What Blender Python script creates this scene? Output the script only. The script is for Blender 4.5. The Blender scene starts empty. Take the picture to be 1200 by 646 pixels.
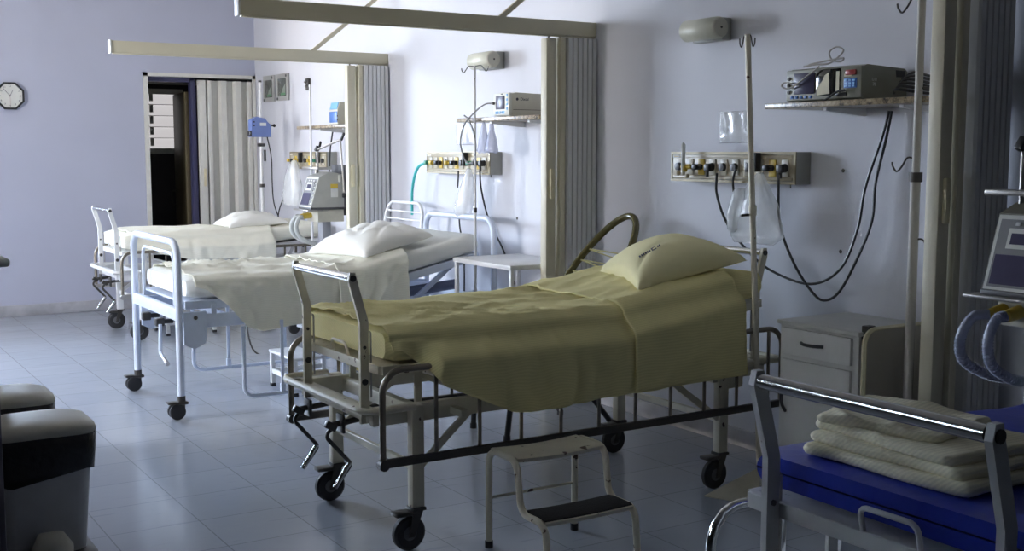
import bpy, bmesh, math, random
from mathutils import Vector, Matrix, noise
random.seed(7)
PI = math.pi
scn = bpy.context.scene
COL = scn.collection

# ------------------------------------------------------------------ materials
MATS = {}
def mat(name, col, rough=.5, metal=0., var=.06, scale=12., bump=0., bscale=120., spec=.5, trans=0., alpha=1., wear=None, stripes=0., wave=0., stretch=None, coat=0.):
    if name in MATS: return MATS[name]
    m = bpy.data.materials.new(name); m.use_nodes = True
    nt = m.node_tree; N = nt.nodes; L = nt.links
    b = N['Principled BSDF']
    b.inputs['Roughness'].default_value = rough
    b.inputs['Metallic'].default_value = metal
    b.inputs['Specular IOR Level'].default_value = spec
    if trans: b.inputs['Transmission Weight'].default_value = trans
    if alpha < 1: b.inputs['Alpha'].default_value = alpha
    if coat: b.inputs['Coat Weight'].default_value = coat
    tc = N.new('ShaderNodeTexCoord')
    src = tc.outputs['Object']
    if stretch:
        mp = N.new('ShaderNodeMapping'); mp.inputs['Scale'].default_value = stretch
        L.new(src, mp.inputs['Vector']); src = mp.outputs['Vector']
    nz = N.new('ShaderNodeTexNoise'); nz.inputs['Scale'].default_value = scale; nz.inputs['Detail'].default_value = 5
    L.new(src, nz.inputs['Vector'])
    rp = N.new('ShaderNodeValToRGB')
    rp.color_ramp.elements[0].position = .3; rp.color_ramp.elements[1].position = .7
    lo = [max(0, c*(1-var)) for c in col]; hi = [min(1, c*(1+var)) for c in col]
    rp.color_ramp.elements[0].color = (*lo, 1); rp.color_ramp.elements[1].color = (*hi, 1)
    L.new(nz.outputs['Fac'], rp.inputs['Fac'])
    out = rp.outputs['Color']
    if wear:                                                    # chipped paint with rust specks
        wn = N.new('ShaderNodeTexNoise'); wn.inputs['Scale'].default_value = wear[1]; wn.inputs['Detail'].default_value = 3
        L.new(tc.outputs['Object'], wn.inputs['Vector'])
        wr = N.new('ShaderNodeValToRGB'); wr.color_ramp.elements[0].position = wear[2]; wr.color_ramp.elements[1].position = wear[2]+.02
        L.new(wn.outputs['Fac'], wr.inputs['Fac'])
        mx = N.new('ShaderNodeMix'); mx.data_type = 'RGBA'
        L.new(wr.outputs['Color'], mx.inputs['Factor']); L.new(out, mx.inputs['A']); mx.inputs['B'].default_value = (*wear[0], 1)
        out = mx.outputs['Result']
    if stripes:                                                 # woven stripes along the cloth
        wv = N.new('ShaderNodeTexWave'); wv.wave_type = 'BANDS'; wv.bands_direction = 'DIAGONAL'
        wv.inputs['Scale'].default_value = stripes
        mp2 = N.new('ShaderNodeMapping'); mp2.inputs['Scale'].default_value = (0, 1, 1)
        L.new(tc.outputs['Object'], mp2.inputs['Vector']); L.new(mp2.outputs['Vector'], wv.inputs['Vector'])
        mx = N.new('ShaderNodeMix'); mx.data_type = 'RGBA'; mx.blend_type = 'MULTIPLY'; mx.inputs['Factor'].default_value = wave
        L.new(out, mx.inputs['A']); L.new(wv.outputs['Color'], mx.inputs['B']); out = mx.outputs['Result']
    L.new(out, b.inputs['Base Color'])
    if bump:
        bn = N.new('ShaderNodeTexNoise'); bn.inputs['Scale'].default_value = bscale; bn.inputs['Detail'].default_value = 4
        L.new(src, bn.inputs['Vector'])
        bp = N.new('ShaderNodeBump'); bp.inputs['Strength'].default_value = bump; bp.inputs['Distance'].default_value = .01
        L.new(bn.outputs['Fac'], bp.inputs['Height']); L.new(bp.outputs['Normal'], b.inputs['Normal'])
    MATS[name] = m
    return m

RUST = (.09, .045, .025)
CREAMP = mat('cream_paint', (.68, .63, .50), .42, wear=(RUST, 22, .68), var=.08)
BLUEP = mat('pale_blue_paint', (.62, .68, .80), .35)
WHITEP = mat('white_paint', (.76, .76, .76), .35)
GREYP = mat('light_grey_paint', (.62, .62, .62), .4, wear=((.2, .18, .16), 18, .72))
CHROME = mat('chrome', (.72, .72, .72), .2, 1., var=.03)
TARNISH = mat('tarnished_steel', (.24, .21, .17), .38, .85, var=.25, scale=18)
DARKST = mat('dark_steel', (.07, .065, .06), .45, .6)
GREYST = mat('grey_steel', (.42, .40, .38), .35, .7)
RUBBER = mat('black_rubber', (.022, .022, .025), .65)
WHEELG = mat('grey_wheel', (.12, .12, .13), .6)
BLACKP = mat('black_plastic', (.018, .018, .02), .4)
SHEETY = mat('cream_sheet_cloth', (.84, .75, .38), .9, var=.03, scale=6, bump=.12, bscale=260, spec=.1, stripes=48, wave=.10)
SHEETW = mat('pale_sheet_cloth', (.90, .88, .76), .9, var=.02, scale=6, bump=.1, bscale=260, spec=.1, stripes=48, wave=.06)
MATW = mat('white_mattress_cloth', (.80, .80, .76), .9, var=.03, scale=6, bump=.08, bscale=240, spec=.1)
PILY = mat('yellow_pillow_cloth', (.84, .77, .46), .9, var=.03, scale=5, bump=.1, bscale=240, spec=.1)
PILW = mat('white_pillow_cloth', (.80, .79, .74), .9, var=.02, scale=5, bump=.1, bscale=240, spec=.1)
LINEN = mat('folded_linen_cloth', (.88, .82, .62), .9, var=.05, scale=9, bump=.15, bscale=200, spec=.1, stripes=48, wave=.14)
VINYL = mat('blue_vinyl', (.012, .03, .32), .34, var=.15, scale=5, bump=.25, bscale=14, spec=.5)
PARTN = mat('partition_cream', (.58, .54, .41), .5, var=.04, scale=4)
PLEAT = mat('partition_grey_pleat', (.62, .62, .62), .55, var=.03, scale=4)
CREAMH = mat('cream_handle', (.66, .60, .40), .4)
PALEP = mat('pale_accordion', (.68, .67, .62), .5, var=.04)
GRANITE = None
PLGREY = mat('grey_plastic', (.42, .42, .39), .45)
PLBEIGE = mat('beige_plastic', (.52, .50, .42), .45)
PLPALE = mat('pale_plastic', (.66, .66, .60), .4)
PLDARK = mat('charcoal_plastic', (.07, .07, .075), .45)
PLBLUE = mat('blue_pump_plastic', (.14, .20, .45), .4)
KEYBLUE = mat('blue_keys', (.04, .14, .42), .4)
SKYBLUE = mat('light_blue_panel', (.18, .42, .72), .4)
SCREEN = mat('dark_screen', (.05, .045, .09), .3, var=.1, spec=.3)
BLKGLS = mat('black_gloss', (.015, .015, .015), .1)
PANELC = mat('panel_cream', (.39, .34, .24), .4)
PANELG = mat('panel_gold_trim', (.24, .20, .12), .35, .3)
PANELS = mat('panel_side_grey', (.36, .36, .33), .45)
SOCKW = mat('socket_plate', (.50, .47, .38), .4)
YELLOW = mat('yellow_valve', (.62, .44, .06), .4)
GREEN = mat('green_valve', (.05, .25, .16), .4)
TEAL = mat('teal_hose', (.05, .48, .46), .35)
RED = mat('red_lamp', (.30, .02, .02), .3)
STICK = mat('white_label', (.74, .74, .72), .6)
LAMPG = mat('lamp_diffuser', (.60, .60, .50), .35, spec=.4)
CLEAR = mat('clear_plastic', (.86, .88, .88), .12, trans=.0, alpha=.36, bump=.6, bscale=18)
MILKY = mat('milky_plastic', (.80, .82, .82), .25, alpha=.45, bump=.5, bscale=14)
HOSE = mat('translucent_hose', (.72, .74, .72), .3, alpha=.75)
HOSESH = mat('shaded_hose', (.30, .32, .42), .35)  # hose colour with the shade of the front bay painted in
WOODL = mat('white_laminate', (.62, .62, .60), .45, var=.03)
FLAPM = mat('beige_laminate', (.46, .43, .36), .5, var=.03)
OLIVE = mat('olive_vinyl_tube', (.09, .075, .02), .25, var=.1)
STRING = mat('olive_string', (.30, .27, .10), .5)
BINW = mat('grey_bin_plastic', (.60, .60, .62), .42)
LIDC = mat('cream_bin_lid', (.66, .64, .56), .38)
BAGB = mat('black_bin_bag', (.012, .012, .016), .3, bump=.6, bscale=30)
BROWNW = mat('dark_brown_door', (.035, .026, .022), .4)
OLIVED = mat('olive_door_edge', (.09, .07, .035), .5)
NAVY = mat('navy_frame_paint', (.045, .045, .11), .4)
CLOCKF = mat('clock_face', (.70, .70, .66), .5)
INK = mat('dark_ink', (.03, .03, .06), .6)
FRAMEG = mat('grey_picture_frame', (.34, .34, .33), .4)
PICD = mat('dark_print', (.10, .11, .10), .2, var=.5, scale=9)
PICG = mat('green_print', (.05, .22, .09), .4)
MAROON = mat('matte_black_mat', (.012, .011, .01), .8, bump=.3, bscale=90)

def granite():
    m = bpy.data.materials.new('speckled_granite'); m.use_nodes = True
    nt = m.node_tree; N = nt.nodes; L = nt.links; b = N['Principled BSDF']; b.inputs['Roughness'].default_value = .3
    tc = N.new('ShaderNodeTexCoord'); nz = N.new('ShaderNodeTexNoise'); nz.inputs['Scale'].default_value = 38; nz.inputs['Detail'].default_value = 6
    nz.inputs['Roughness'].default_value = .7
    L.new(tc.outputs['Object'], nz.inputs['Vector'])
    r = N.new('ShaderNodeValToRGB'); e = r.color_ramp.elements
    e[0].position = .36; e[0].color = (.03, .025, .02, 1); e[1].position = .50; e[1].color = (.30, .23, .14, 1)
    x = r.color_ramp.elements.new(.64); x.color = (.46, .38, .26, 1)
    L.new(nz.outputs['Fac'], r.inputs['Fac']); L.new(r.outputs['Color'], b.inputs['Base Color'])
    return m
GRANITE = granite()

def floor_mat():
    m = bpy.data.materials.new('vinyl_floor_tiles'); m.use_nodes = True
    nt = m.node_tree; N = nt.nodes; L = nt.links; b = N['Principled BSDF']
    tc = N.new('ShaderNodeTexCoord'); mp = N.new('ShaderNodeMapping')
    mp.inputs['Location'].default_value = (-1.055, -4.77, 0)
    L.new(tc.outputs['Object'], mp.inputs['Vector'])
    br = N.new('ShaderNodeTexBrick'); br.offset = 0; br.squash = 1
    br.inputs['Scale'].default_value = 1; br.inputs['Brick Width'].default_value = .375; br.inputs['Row Height'].default_value = .375
    br.inputs['Mortar Size'].default_value = .003; br.inputs['Mortar Smooth'].default_value = .2
    br.inputs['Color1'].default_value = (.37, .40, .46, 1); br.inputs['Color2'].default_value = (.345, .375, .435, 1)
    br.inputs['Mortar'].default_value = (.235, .25, .285, 1)
    L.new(mp.outputs['Vector'], br.inputs['Vector'])
    mp2 = N.new('ShaderNodeMapping'); mp2.inputs['Scale'].default_value = (3, 26, 1); mp2.inputs['Rotation'].default_value = (0, 0, -.25)
    L.new(tc.outputs['Object'], mp2.inputs['Vector'])
    nz = N.new('ShaderNodeTexNoise'); nz.inputs['Scale'].default_value = 1; nz.inputs['Detail'].default_value = 6
    L.new(mp2.outputs['Vector'], nz.inputs['Vector'])
    r = N.new('ShaderNodeValToRGB'); e = r.color_ramp.elements
    e[0].position = .30; e[0].color = (.62, .62, .64, 1); e[1].position = .36; e[1].color = (1, 1, 1, 1)
    L.new(nz.outputs['Fac'], r.inputs['Fac'])
    mx = N.new('ShaderNodeMix'); mx.data_type = 'RGBA'; mx.blend_type = 'MULTIPLY'; mx.inputs['Factor'].default_value = .45
    L.new(br.outputs['Color'], mx.inputs['A']); L.new(r.outputs['Color'], mx.inputs['B']); L.new(mx.outputs['Result'], b.inputs['Base Color'])
    n2 = N.new('ShaderNodeTexNoise'); n2.inputs['Scale'].default_value = 3.5; n2.inputs['Detail'].default_value = 3
    L.new(tc.outputs['Object'], n2.inputs['Vector'])
    mr = N.new('ShaderNodeMapRange'); mr.inputs['To Min'].default_value = .12; mr.inputs['To Max'].default_value = .26
    L.new(n2.outputs['Fac'], mr.inputs['Value']); L.new(mr.outputs['Result'], b.inputs['Roughness'])
    bp = N.new('ShaderNodeBump'); bp.inputs['Strength'].default_value = .12; bp.inputs['Distance'].default_value = .02
    n3 = N.new('ShaderNodeTexNoise'); n3.inputs['Scale'].default_value = 5
    L.new(tc.outputs['Object'], n3.inputs['Vector']); L.new(n3.outputs['Fac'], bp.inputs['Height']); L.new(bp.outputs['Normal'], b.inputs['Normal'])
    return m
FLOORM = floor_mat()
WALLM = mat('lavender_wall_paint', (.60, .61, .66), .6, var=.025, scale=1.6, bump=.05, bscale=60, spec=.3)
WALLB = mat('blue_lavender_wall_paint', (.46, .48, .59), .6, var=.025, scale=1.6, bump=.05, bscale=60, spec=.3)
DIMW = mat('bounce_cutting_wall_dark', (.05, .06, .055), .6, var=.03)  # for unseen walls, kept dark to cut bounced light
CEILM = mat('white_ceiling_paint', (.50, .49, .47), .8, var=.02)
BASEM = mat('grey_baseboard_tile', (.42, .42, .45), .35, var=.18, scale=7)
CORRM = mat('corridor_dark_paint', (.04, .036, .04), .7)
FROST = mat('glowing_louvre_glass', (.5, .5, .5), .5)
_b = FROST.node_tree.nodes['Principled BSDF']; _b.inputs['Emission Color'].default_value = (1, .96, .97, 1); _b.inputs['Emission Strength'].default_value = .55  # slats glow by themselves, standing in for daylight behind them

# ------------------------------------------------------------------ camera frame (solved from the photograph's vanishing points)
F = 1370.246
Yc = Vector((-263-600, 178-323, F)).normalized(); Xc = Vector((2800-600, 178-323, F)).normalized(); Zc = Xc.cross(Yc)
R = Matrix((Xc, Yc, Zc)); EYE = Vector((0, 0, 1.55))
def at(px, py, x=None, y=None, z=None):
    """the point of the room seen at a pixel of the photograph, on a known wall, depth or height plane"""
    d = R @ Vector((px-600, py-323, F))
    t = (x-EYE.x)/d.x if x is not None else (y-EYE.y)/d.y if y is not None else (z-EYE.z)/d.z
    return EYE+d*t

# ------------------------------------------------------------------ mesh helpers
def fillet(pts, r, n=5, closed=False):
    P = [Vector(p) for p in pts]; out = []
    m = len(P)
    for i, p in enumerate(P):
        if not closed and i in (0, m-1): out.append(p); continue
        a = P[i-1]-p; b = P[(i+1) % m]-p
        la, lb = a.length, b.length
        if la < 1e-6 or lb < 1e-6: out.append(p); continue
        a /= la; b /= lb
        ang = a.angle(b, PI)
        if ang > PI-.02: out.append(p); continue
        d = min(r/math.tan(ang/2), la*.48, lb*.48)
        rr = d*math.tan(ang/2)
        c = p+(a+b).normalized()*(rr/math.sin(ang/2))
        u = (p+a*d)-c; v = (p+b*d)-c
        for k in range(n+1):
            t = k/n; w = u.lerp(v, t)
            out.append(c+w.normalized()*rr if w.length > 1e-9 else p)
    return out

def spline(pts, n=8):
    P = [Vector(p) for p in pts]; P = [P[0]*2-P[1]]+P+[P[-1]*2-P[-2]]; out = []
    for i in range(1, len(P)-2):
        a, b, c, d = P[i-1:i+3]
        for k in range(n):
            t = k/n
            out.append(.5*((2*b)+(c-a)*t+(2*a-5*b+4*c-d)*t*t+(3*b-a-3*c+d)*t**3))
    out.append(P[-2]); return out

class MB:
    def __init__(s): s.bm = bmesh.new()
    def _merge(s, b):
        me = bpy.data.meshes.new('t'); b.to_mesh(me); b.free(); s.bm.from_mesh(me); bpy.data.meshes.remove(me)
        return s
    def box(s, c, d, rot=None, bev=0., seg=2):
        b = bmesh.new(); bmesh.ops.create_cube(b, size=1)
        bmesh.ops.scale(b, vec=d, verts=b.verts)
        if bev: bmesh.ops.bevel(b, geom=b.edges[:], offset=min(bev, min(d)*.45), segments=seg, affect='EDGES', profile=.5)
        M = Matrix.Translation(c)
        if rot: M = M @ (rot if isinstance(rot, Matrix) else (Matrix.Rotation(rot[2], 4, 'Z') @ Matrix.Rotation(rot[1], 4, 'Y') @ Matrix.Rotation(rot[0], 4, 'X')))
        bmesh.ops.transform(b, matrix=M, verts=b.verts)
        return s._merge(b)
    def bb(s, lo, hi, bev=0., seg=2):
        return s.box([(a+b)/2 for a, b in zip(lo, hi)], [abs(b-a) for a, b in zip(lo, hi)], None, bev, seg)
    def bar(s, p0, p1, w, h, up=(0, 0, 1), bev=.002):
        p0, p1 = Vector(p0), Vector(p1); d = p1-p0; L = d.length; x = d.normalized(); u = Vector(up)
        if abs(x.dot(u)) > .98: u = Vector((1, 0, 0))
        y = u.cross(x).normalized(); z = x.cross(y)
        R = Matrix((x, y, z)).transposed().to_4x4()
        return s.box((p0+p1)/2, (L, w, h), R, bev, 1)
    def tube(s, pts, r, seg=10, closed=False, caps=True, r2=None):
        P = [Vector(p) for p in pts]; Q = [P[0]]
        for p in P[1:]:
            if (p-Q[-1]).length > 1e-5: Q.append(p)
        P = Q; n = len(P); rings = []
        T = []
        for i in range(n):
            if closed: t = P[(i+1) % n]-P[i-1]
            else: t = P[min(i+1, n-1)]-P[max(i-1, 0)]
            T.append(t.normalized())
        u = T[0].orthogonal().normalized()
        for i in range(n):
            if i:
                ax = T[i-1].cross(T[i])
                if ax.length > 1e-7: u = Matrix.Rotation(T[i-1].angle(T[i]), 3, ax.normalized()) @ u
                u = (u-T[i]*u.dot(T[i])).normalized()
            v = T[i].cross(u); rr = r if r2 is None else r+(r2-r)*i/(n-1)
            rings.append([s.bm.verts.new(P[i]+(u*math.cos(2*PI*k/seg)+v*math.sin(2*PI*k/seg))*rr) for k in range(seg)])
        for i in range(n if closed else n-1):
            A, B = rings[i], rings[(i+1) % n]
            for k in range(seg): s.bm.faces.new((A[k], A[(k+1) % seg], B[(k+1) % seg], B[k]))
        if caps and not closed:
            s.bm.faces.new(rings[0][::-1]); s.bm.faces.new(rings[-1])
        return s
    def cyl(s, p0, p1, r, seg=16, r2=None): return s.tube([p0, p1], r, seg, r2=r2)
    def lathe(s, prof, c=(0, 0, 0), axis='Z', seg=24):
        rings = []; c = Vector(c)
        def pt(r, h, a):
            x, y = r*math.cos(a), r*math.sin(a)
            return c+Vector({'Z': (x, y, h), 'Y': (x, h, y), 'X': (h, x, y)}[axis])
        for r, h in prof:
            rings.append([s.bm.verts.new(pt(max(r, 1e-5), h, 2*PI*k/seg)) for k in range(seg)])
        for A, B in zip(rings, rings[1:]):
            for k in range(seg): s.bm.faces.new((A[k], A[(k+1) % seg], B[(k+1) % seg], B[k]))
        s.bm.faces.new(rings[0][::-1]); s.bm.faces.new(rings[-1])
        return s
    def loft(s, loops, cap=True, closed=True):
        R = [[s.bm.verts.new(p) for p in l] for l in loops]; n = len(R[0])
        for A, B in zip(R, R[1:]):
            for k in range(n if closed else n-1): s.bm.faces.new((A[k], A[(k+1) % n], B[(k+1) % n], B[k]))
        if cap and closed: s.bm.faces.new(R[0][::-1]); s.bm.faces.new(R[-1])
        return s
    def prism(s, poly, axis, a0, a1):
        """polygon in the two other axes, extruded along axis from a0 to a1"""
        def pt(u, v, a): return {'X': (a, u, v), 'Y': (u, a, v), 'Z': (u, v, a)}[axis]
        return s.loft([[pt(u, v, a0) for u, v in poly], [pt(u, v, a1) for u, v in poly]])
    def ball(s, c, r, sc=(1, 1, 1), sub=2):
        b = bmesh.new(); bmesh.ops.create_icosphere(b, subdivisions=sub, radius=r)
        bmesh.ops.scale(b, vec=sc, verts=b.verts); bmesh.ops.translate(b, vec=c, verts=b.verts)
        return s._merge(b)
    def each(s, name, m, parent=None, **kw):
        """every separate piece becomes an object of its own"""
        bm = s.bm; seen = set(); out = []
        for v in list(bm.verts):
            if v in seen: continue
            st = [v]; isl = []
            seen.add(v)
            while st:
                a = st.pop(); isl.append(a)
                for e in a.link_edges:
                    b = e.other_vert(a)
                    if b not in seen: seen.add(b); st.append(b)
            q = MB(); mp = {a: q.bm.verts.new(a.co) for a in isl}
            fs = {f for a in isl for f in a.link_faces}
            for f in fs: q.bm.faces.new([mp[a] for a in f.verts])
            out.append(q.build(name, m, parent, **kw))
        bm.free()
        return out
    def build(s, name, m, parent=None, label=None, smooth=38, solid=0., subsurf=0):
        bmesh.ops.recalc_face_normals(s.bm, faces=s.bm.faces[:])
        me = bpy.data.meshes.new(name); s.bm.to_mesh(me); s.bm.free()
        me.materials.append(m)
        if smooth:
            me.polygons.foreach_set('use_smooth', [True]*len(me.polygons))
            me.set_sharp_from_angle(angle=math.radians(smooth))
        o = bpy.data.objects.new(name, me); COL.objects.link(o)
        if parent: o.parent = parent
        if label: o['label'] = label
        if solid:
            md = o.modifiers.new('thickness', 'SOLIDIFY'); md.thickness = solid; md.offset = 0
        if subsurf:
            md = o.modifiers.new('smooth', 'SUBSURF'); md.levels = subsurf; md.render_levels = subsurf
        return o

def thing(name, label, cat, loc=(0, 0, 0), rz=0., group=None):
    o = bpy.data.objects.new(name, None); COL.objects.link(o)
    o.empty_display_size = .05
    o.location = loc; o.rotation_euler = (0, 0, rz); o['label'] = label; o['category'] = cat
    if group: o['group'] = group
    return o
def tag(o, label, cat, group=None, kind=None):
    o['label'] = label; o['category'] = cat
    if group: o['group'] = group
    if kind: o['kind'] = kind
    return o
def struct(o): o['kind'] = 'structure'; return o
def dup(root, loc=None, label=None, rz=None, group=None):
    def cp(o, par):
        c = o.copy(); COL.objects.link(c)
        if par: c.parent = par
        for ch in list(o.children): cp(ch, c)
        return c
    r = cp(root, None)
    if loc is not None: r.location = loc
    if rz is not None: r.rotation_euler = (0, 0, rz)
    if label: r['label'] = label
    if group: r['group'] = group
    return r
def words(body, size, m, parent, name, M, ext=.0008):
    cu = bpy.data.curves.new(name, 'FONT'); cu.body = body; cu.size = size; cu.extrude = ext
    cu.align_x = 'CENTER'; cu.align_y = 'CENTER'; cu.materials.append(m)
    q = bpy.data.objects.new('t', cu); COL.objects.link(q)
    me = bpy.data.meshes.new_from_object(q.evaluated_get(bpy.context.evaluated_depsgraph_get()))
    bpy.data.objects.remove(q)
    if not me.materials: me.materials.append(m)
    o = bpy.data.objects.new(name, me); COL.objects.link(o); o.parent = parent; o.matrix_local = M
    return o
# text facing -X (reads along -Y) and text facing -Y (reads along +X)
def faceX(p): return Matrix.Translation(p) @ Matrix(((0, 0, -1), (-1, 0, 0), (0, 1, 0))).to_4x4()
def faceY(p): return Matrix.Translation(p) @ Matrix(((1, 0, 0), (0, 0, -1), (0, 1, 0))).to_4x4()

# ------------------------------------------------------------------ the room
XW, YB, XL, YF, ZC = 4.25, 11.8, -3.5, -3.0, 3.5
def wall(name, axis, a0, a1, u0, u1, holes, m=WALLM, z1=ZC):
    us = sorted({u0, u1, *[h[0] for h in holes], *[h[1] for h in holes]})
    mb = MB()
    for ua, ub in zip(us, us[1:]):
        zs = [(0, z1)]
        for h in holes:
            if h[0] <= ua+1e-6 and ub <= h[1]+1e-6:
                zs = ([(0, h[2])] if h[2] > 0 else [])+[(h[3], z1)]
        for za, zb in zs:
            if axis == 'X': mb.bb((a0, ua, za), (a1, ub, zb))
            else: mb.bb((ua, a0, za), (ub, a1, zb))
    return struct(mb.build(name, m, smooth=0))

struct(MB().bb((-3.7, -3.2, -.1), (5.6, 14.2, 0)).build('floor', FLOORM, smooth=0))
struct(MB().bb((-3.7, -3.2, ZC), (5.6, 14.2, ZC+.1)).build('ceiling', CEILM, smooth=0))
wall('wall_right', 'X', XW, XW+.15, YF, YB+.15, [])
DX0, DX1, DZ = 3.115, 4.215, 2.31
WB = (-.55, 1.5, 1.3, 3.2)
WL = (6.75, 8.1, 1.0, 2.9)
WFILL = (3.1, 4.9, 1.86, 2.02)
XN = -1.2
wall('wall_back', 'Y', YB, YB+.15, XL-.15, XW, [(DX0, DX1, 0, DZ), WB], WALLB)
wall('wall_left', 'X', XL-.15, XL, 6.3, YB, [WL])
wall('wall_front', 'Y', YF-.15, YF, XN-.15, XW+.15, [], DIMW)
wall('wall_light_blocker', 'Y', 6.3, 6.42, XL, .86, [], DIMW)  # unseen stub wall, added to block window light from the near bays
wall('wall_near_left', 'X', XN-.15, XN, YF, 6.3, [WFILL], DIMW)
# baseboards
struct(MB().bb((4.232, YF, 0), (4.25, YB, .095), .006).build('baseboard_right', BASEM))
struct(MB().bb((XL, 11.782, 0), (3.10, 11.8, .105), .006).build('baseboard_back', BASEM))
struct(MB().bb((XL, 6.42, 0), (XL+.018, YB, .095), .006).build('baseboard_left', BASEM))

def window(n, axis, a, u0, u1, z0, z1, t=.05, k=3):
    w = bpy.data.objects.new('window_%d' % n, None); COL.objects.link(w); w['kind'] = 'structure'
    f = MB()
    def bb(ua, ub, za, zb, th):
        if axis == 'Y': f.bb((ua, a-th/2, za), (ub, a+th/2, zb))
        else: f.bb((a-th/2, ua, za), (a+th/2, ub, zb))
    bb(u0, u1, z0, z0+t, .06); bb(u0, u1, z1-t, z1, .06); bb(u0, u0+t, z0, z1, .06); bb(u1-t, u1, z0, z1, .06)
    for i in range(1, k): x = u0+(u1-u0)*i/k; bb(x-.02, x+.02, z0, z1, .05)
    if k > 1: bb(u0, u1, z0+.62*(z1-z0)-.02, z0+.62*(z1-z0)+.02, .05)
    f.build('window_frame', WHITEP, w)
    L = bpy.data.lights.new('window_%d_daylight' % n, 'AREA'); L.shape = 'RECTANGLE'; L.size = u1-u0; L.size_y = z1-z0
    L.cycles.is_portal = True
    lo = bpy.data.objects.new('window_%d_daylight' % n, L); COL.objects.link(lo)
    if axis == 'Y':
        lo.location = ((u0+u1)/2, a+.12, (z0+z1)/2); lo.rotation_euler = (-PI/2, 0, 0)
    else:
        lo.location = (a-.12, (u0+u1)/2, (z0+z1)/2); lo.rotation_euler = (0, -PI/2, 0)
    return w
window(1, 'Y', YB+.08, *WB)
window(2, 'X', XL-.08, *WL)
window(4, 'X', XN-.08, *WFILL, .02, 1)  # unseen slit window, added for fill light and the grip bar's highlight

# doorway in the back wall, corridor and its louvred door
struct(MB().bb((DX0-.012, 11.775, 0), (DX0+.03, 11.95, DZ+.02)).bb((DX0-.012, 11.775, DZ-.015), (DX1+.03, 11.95, DZ+.02)).bb((DX1, 11.775, 0), (DX1+.03, 11.95, DZ+.02)).build('trim_1', PALEP))
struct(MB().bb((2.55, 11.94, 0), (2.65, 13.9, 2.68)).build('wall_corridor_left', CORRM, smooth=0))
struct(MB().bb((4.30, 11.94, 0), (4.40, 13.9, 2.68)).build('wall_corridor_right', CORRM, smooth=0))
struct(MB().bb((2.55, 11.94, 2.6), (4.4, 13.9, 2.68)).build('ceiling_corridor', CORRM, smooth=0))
LW = (3.42, 3.90, 1.58, 2.20)
def corridor_wall():
    mb = MB(); y0, y1 = 13.3, 13.42
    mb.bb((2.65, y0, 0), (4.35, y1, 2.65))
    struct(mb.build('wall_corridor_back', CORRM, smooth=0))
    w = bpy.data.objects.new('window_3', None); COL.objects.link(w); w['kind'] = 'structure'
    f = MB(); f.bb((3.2, 13.2, 2.30), (4.2, 13.3, 2.36)); f.bb((LW[0]-.03, 13.27, LW[2]-.05), (LW[1]+.03, 13.31, LW[2]+.01)).bb((LW[0]-.03, 13.27, LW[3]-.01), (LW[1]+.03, 13.31, LW[3]+.05))
    f.bb((LW[0]+.135, 13.28, LW[2]), (LW[0]+.175, 13.34, LW[3])).build('window_frame', PALEP, w)
    for k in range(5):
        z = LW[2]+.062+k*.124
        MB().box(((LW[0]+LW[1])/2, 13.287, z), (LW[1]-LW[0], .118, .006), (1.42, 0, 0)).build('louvre_slat', FROST, w)
corridor_wall()
d = bpy.data.objects.new('door_2', None); COL.objects.link(d); d['kind'] = 'structure'
d.location = (3.585, 11.99, 0); d.rotation_euler = (0, 0, math.radians(82))
MB().bb((0, -.022, .01), (.80, .022, 2.16), .004).build('door_leaf', OLIVED, d)
MB().tube(fillet([(.70, .02, 1.13), (.70, .07, 1.13), (.70, .07, .97), (.70, .02, .97)], .02), .008).build('door_handle', DARKST, d)
struct(MB().bb((3.595, 11.90, 0), (3.635, 11.95, 2.29)).bb((3.60, 11.885, 0), (3.65, 11.90, 2.27)).bb((DX0+.03, 11.90, 2.25), (3.64, 11.95, 2.295)).build('trim_2', NAVY))
# accordion door closing the right half of the doorway
a = bpy.data.objects.new('door_1', None); COL.objects.link(a); a['kind'] = 'structure'; a.location = (0, 11.83, 0)
def pleats(x0, x1, n, amp, z0, z1, yc=0., th=.006, flat=.55):
    pts = []
    w = (x1-x0)/n
    for i in range(n):
        s = 1 if i % 2 == 0 else -1
        pts += [(x0+i*w+w*(1-flat)/2, yc+amp*s), (x0+i*w+w*(1+flat)/2, yc+amp*s)]
    pts = [(x0, yc)]+pts+[(x1, yc)]
    mb = MB()
    lo = [(x, y) for x, y in pts]; hi = [(x, y+th) for x, y in reversed(pts)]
    return mb.prism(lo+hi, 'Z', z0, z1)
pleats(3.80, 4.19, 5, .026, .02, 2.27, flat=.72).build('accordion_panel', PALEP, a, smooth=0)
MB().bb((3.655, -.03, .015), (3.73, .03, 2.27), .004).bb((3.745, -.035, .015), (3.79, .035, 2.27), .006).build('lead_post', PALEP, a)
MB().bb((3.685, -.055, 1.20), (3.712, -.03, 1.38), .006).build('door_handle', CREAMH, a)
MB().bb((4.17, -.03, .015), (4.21, .03, 2.27), .004).build('jamb_post', PALEP, a)

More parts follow.
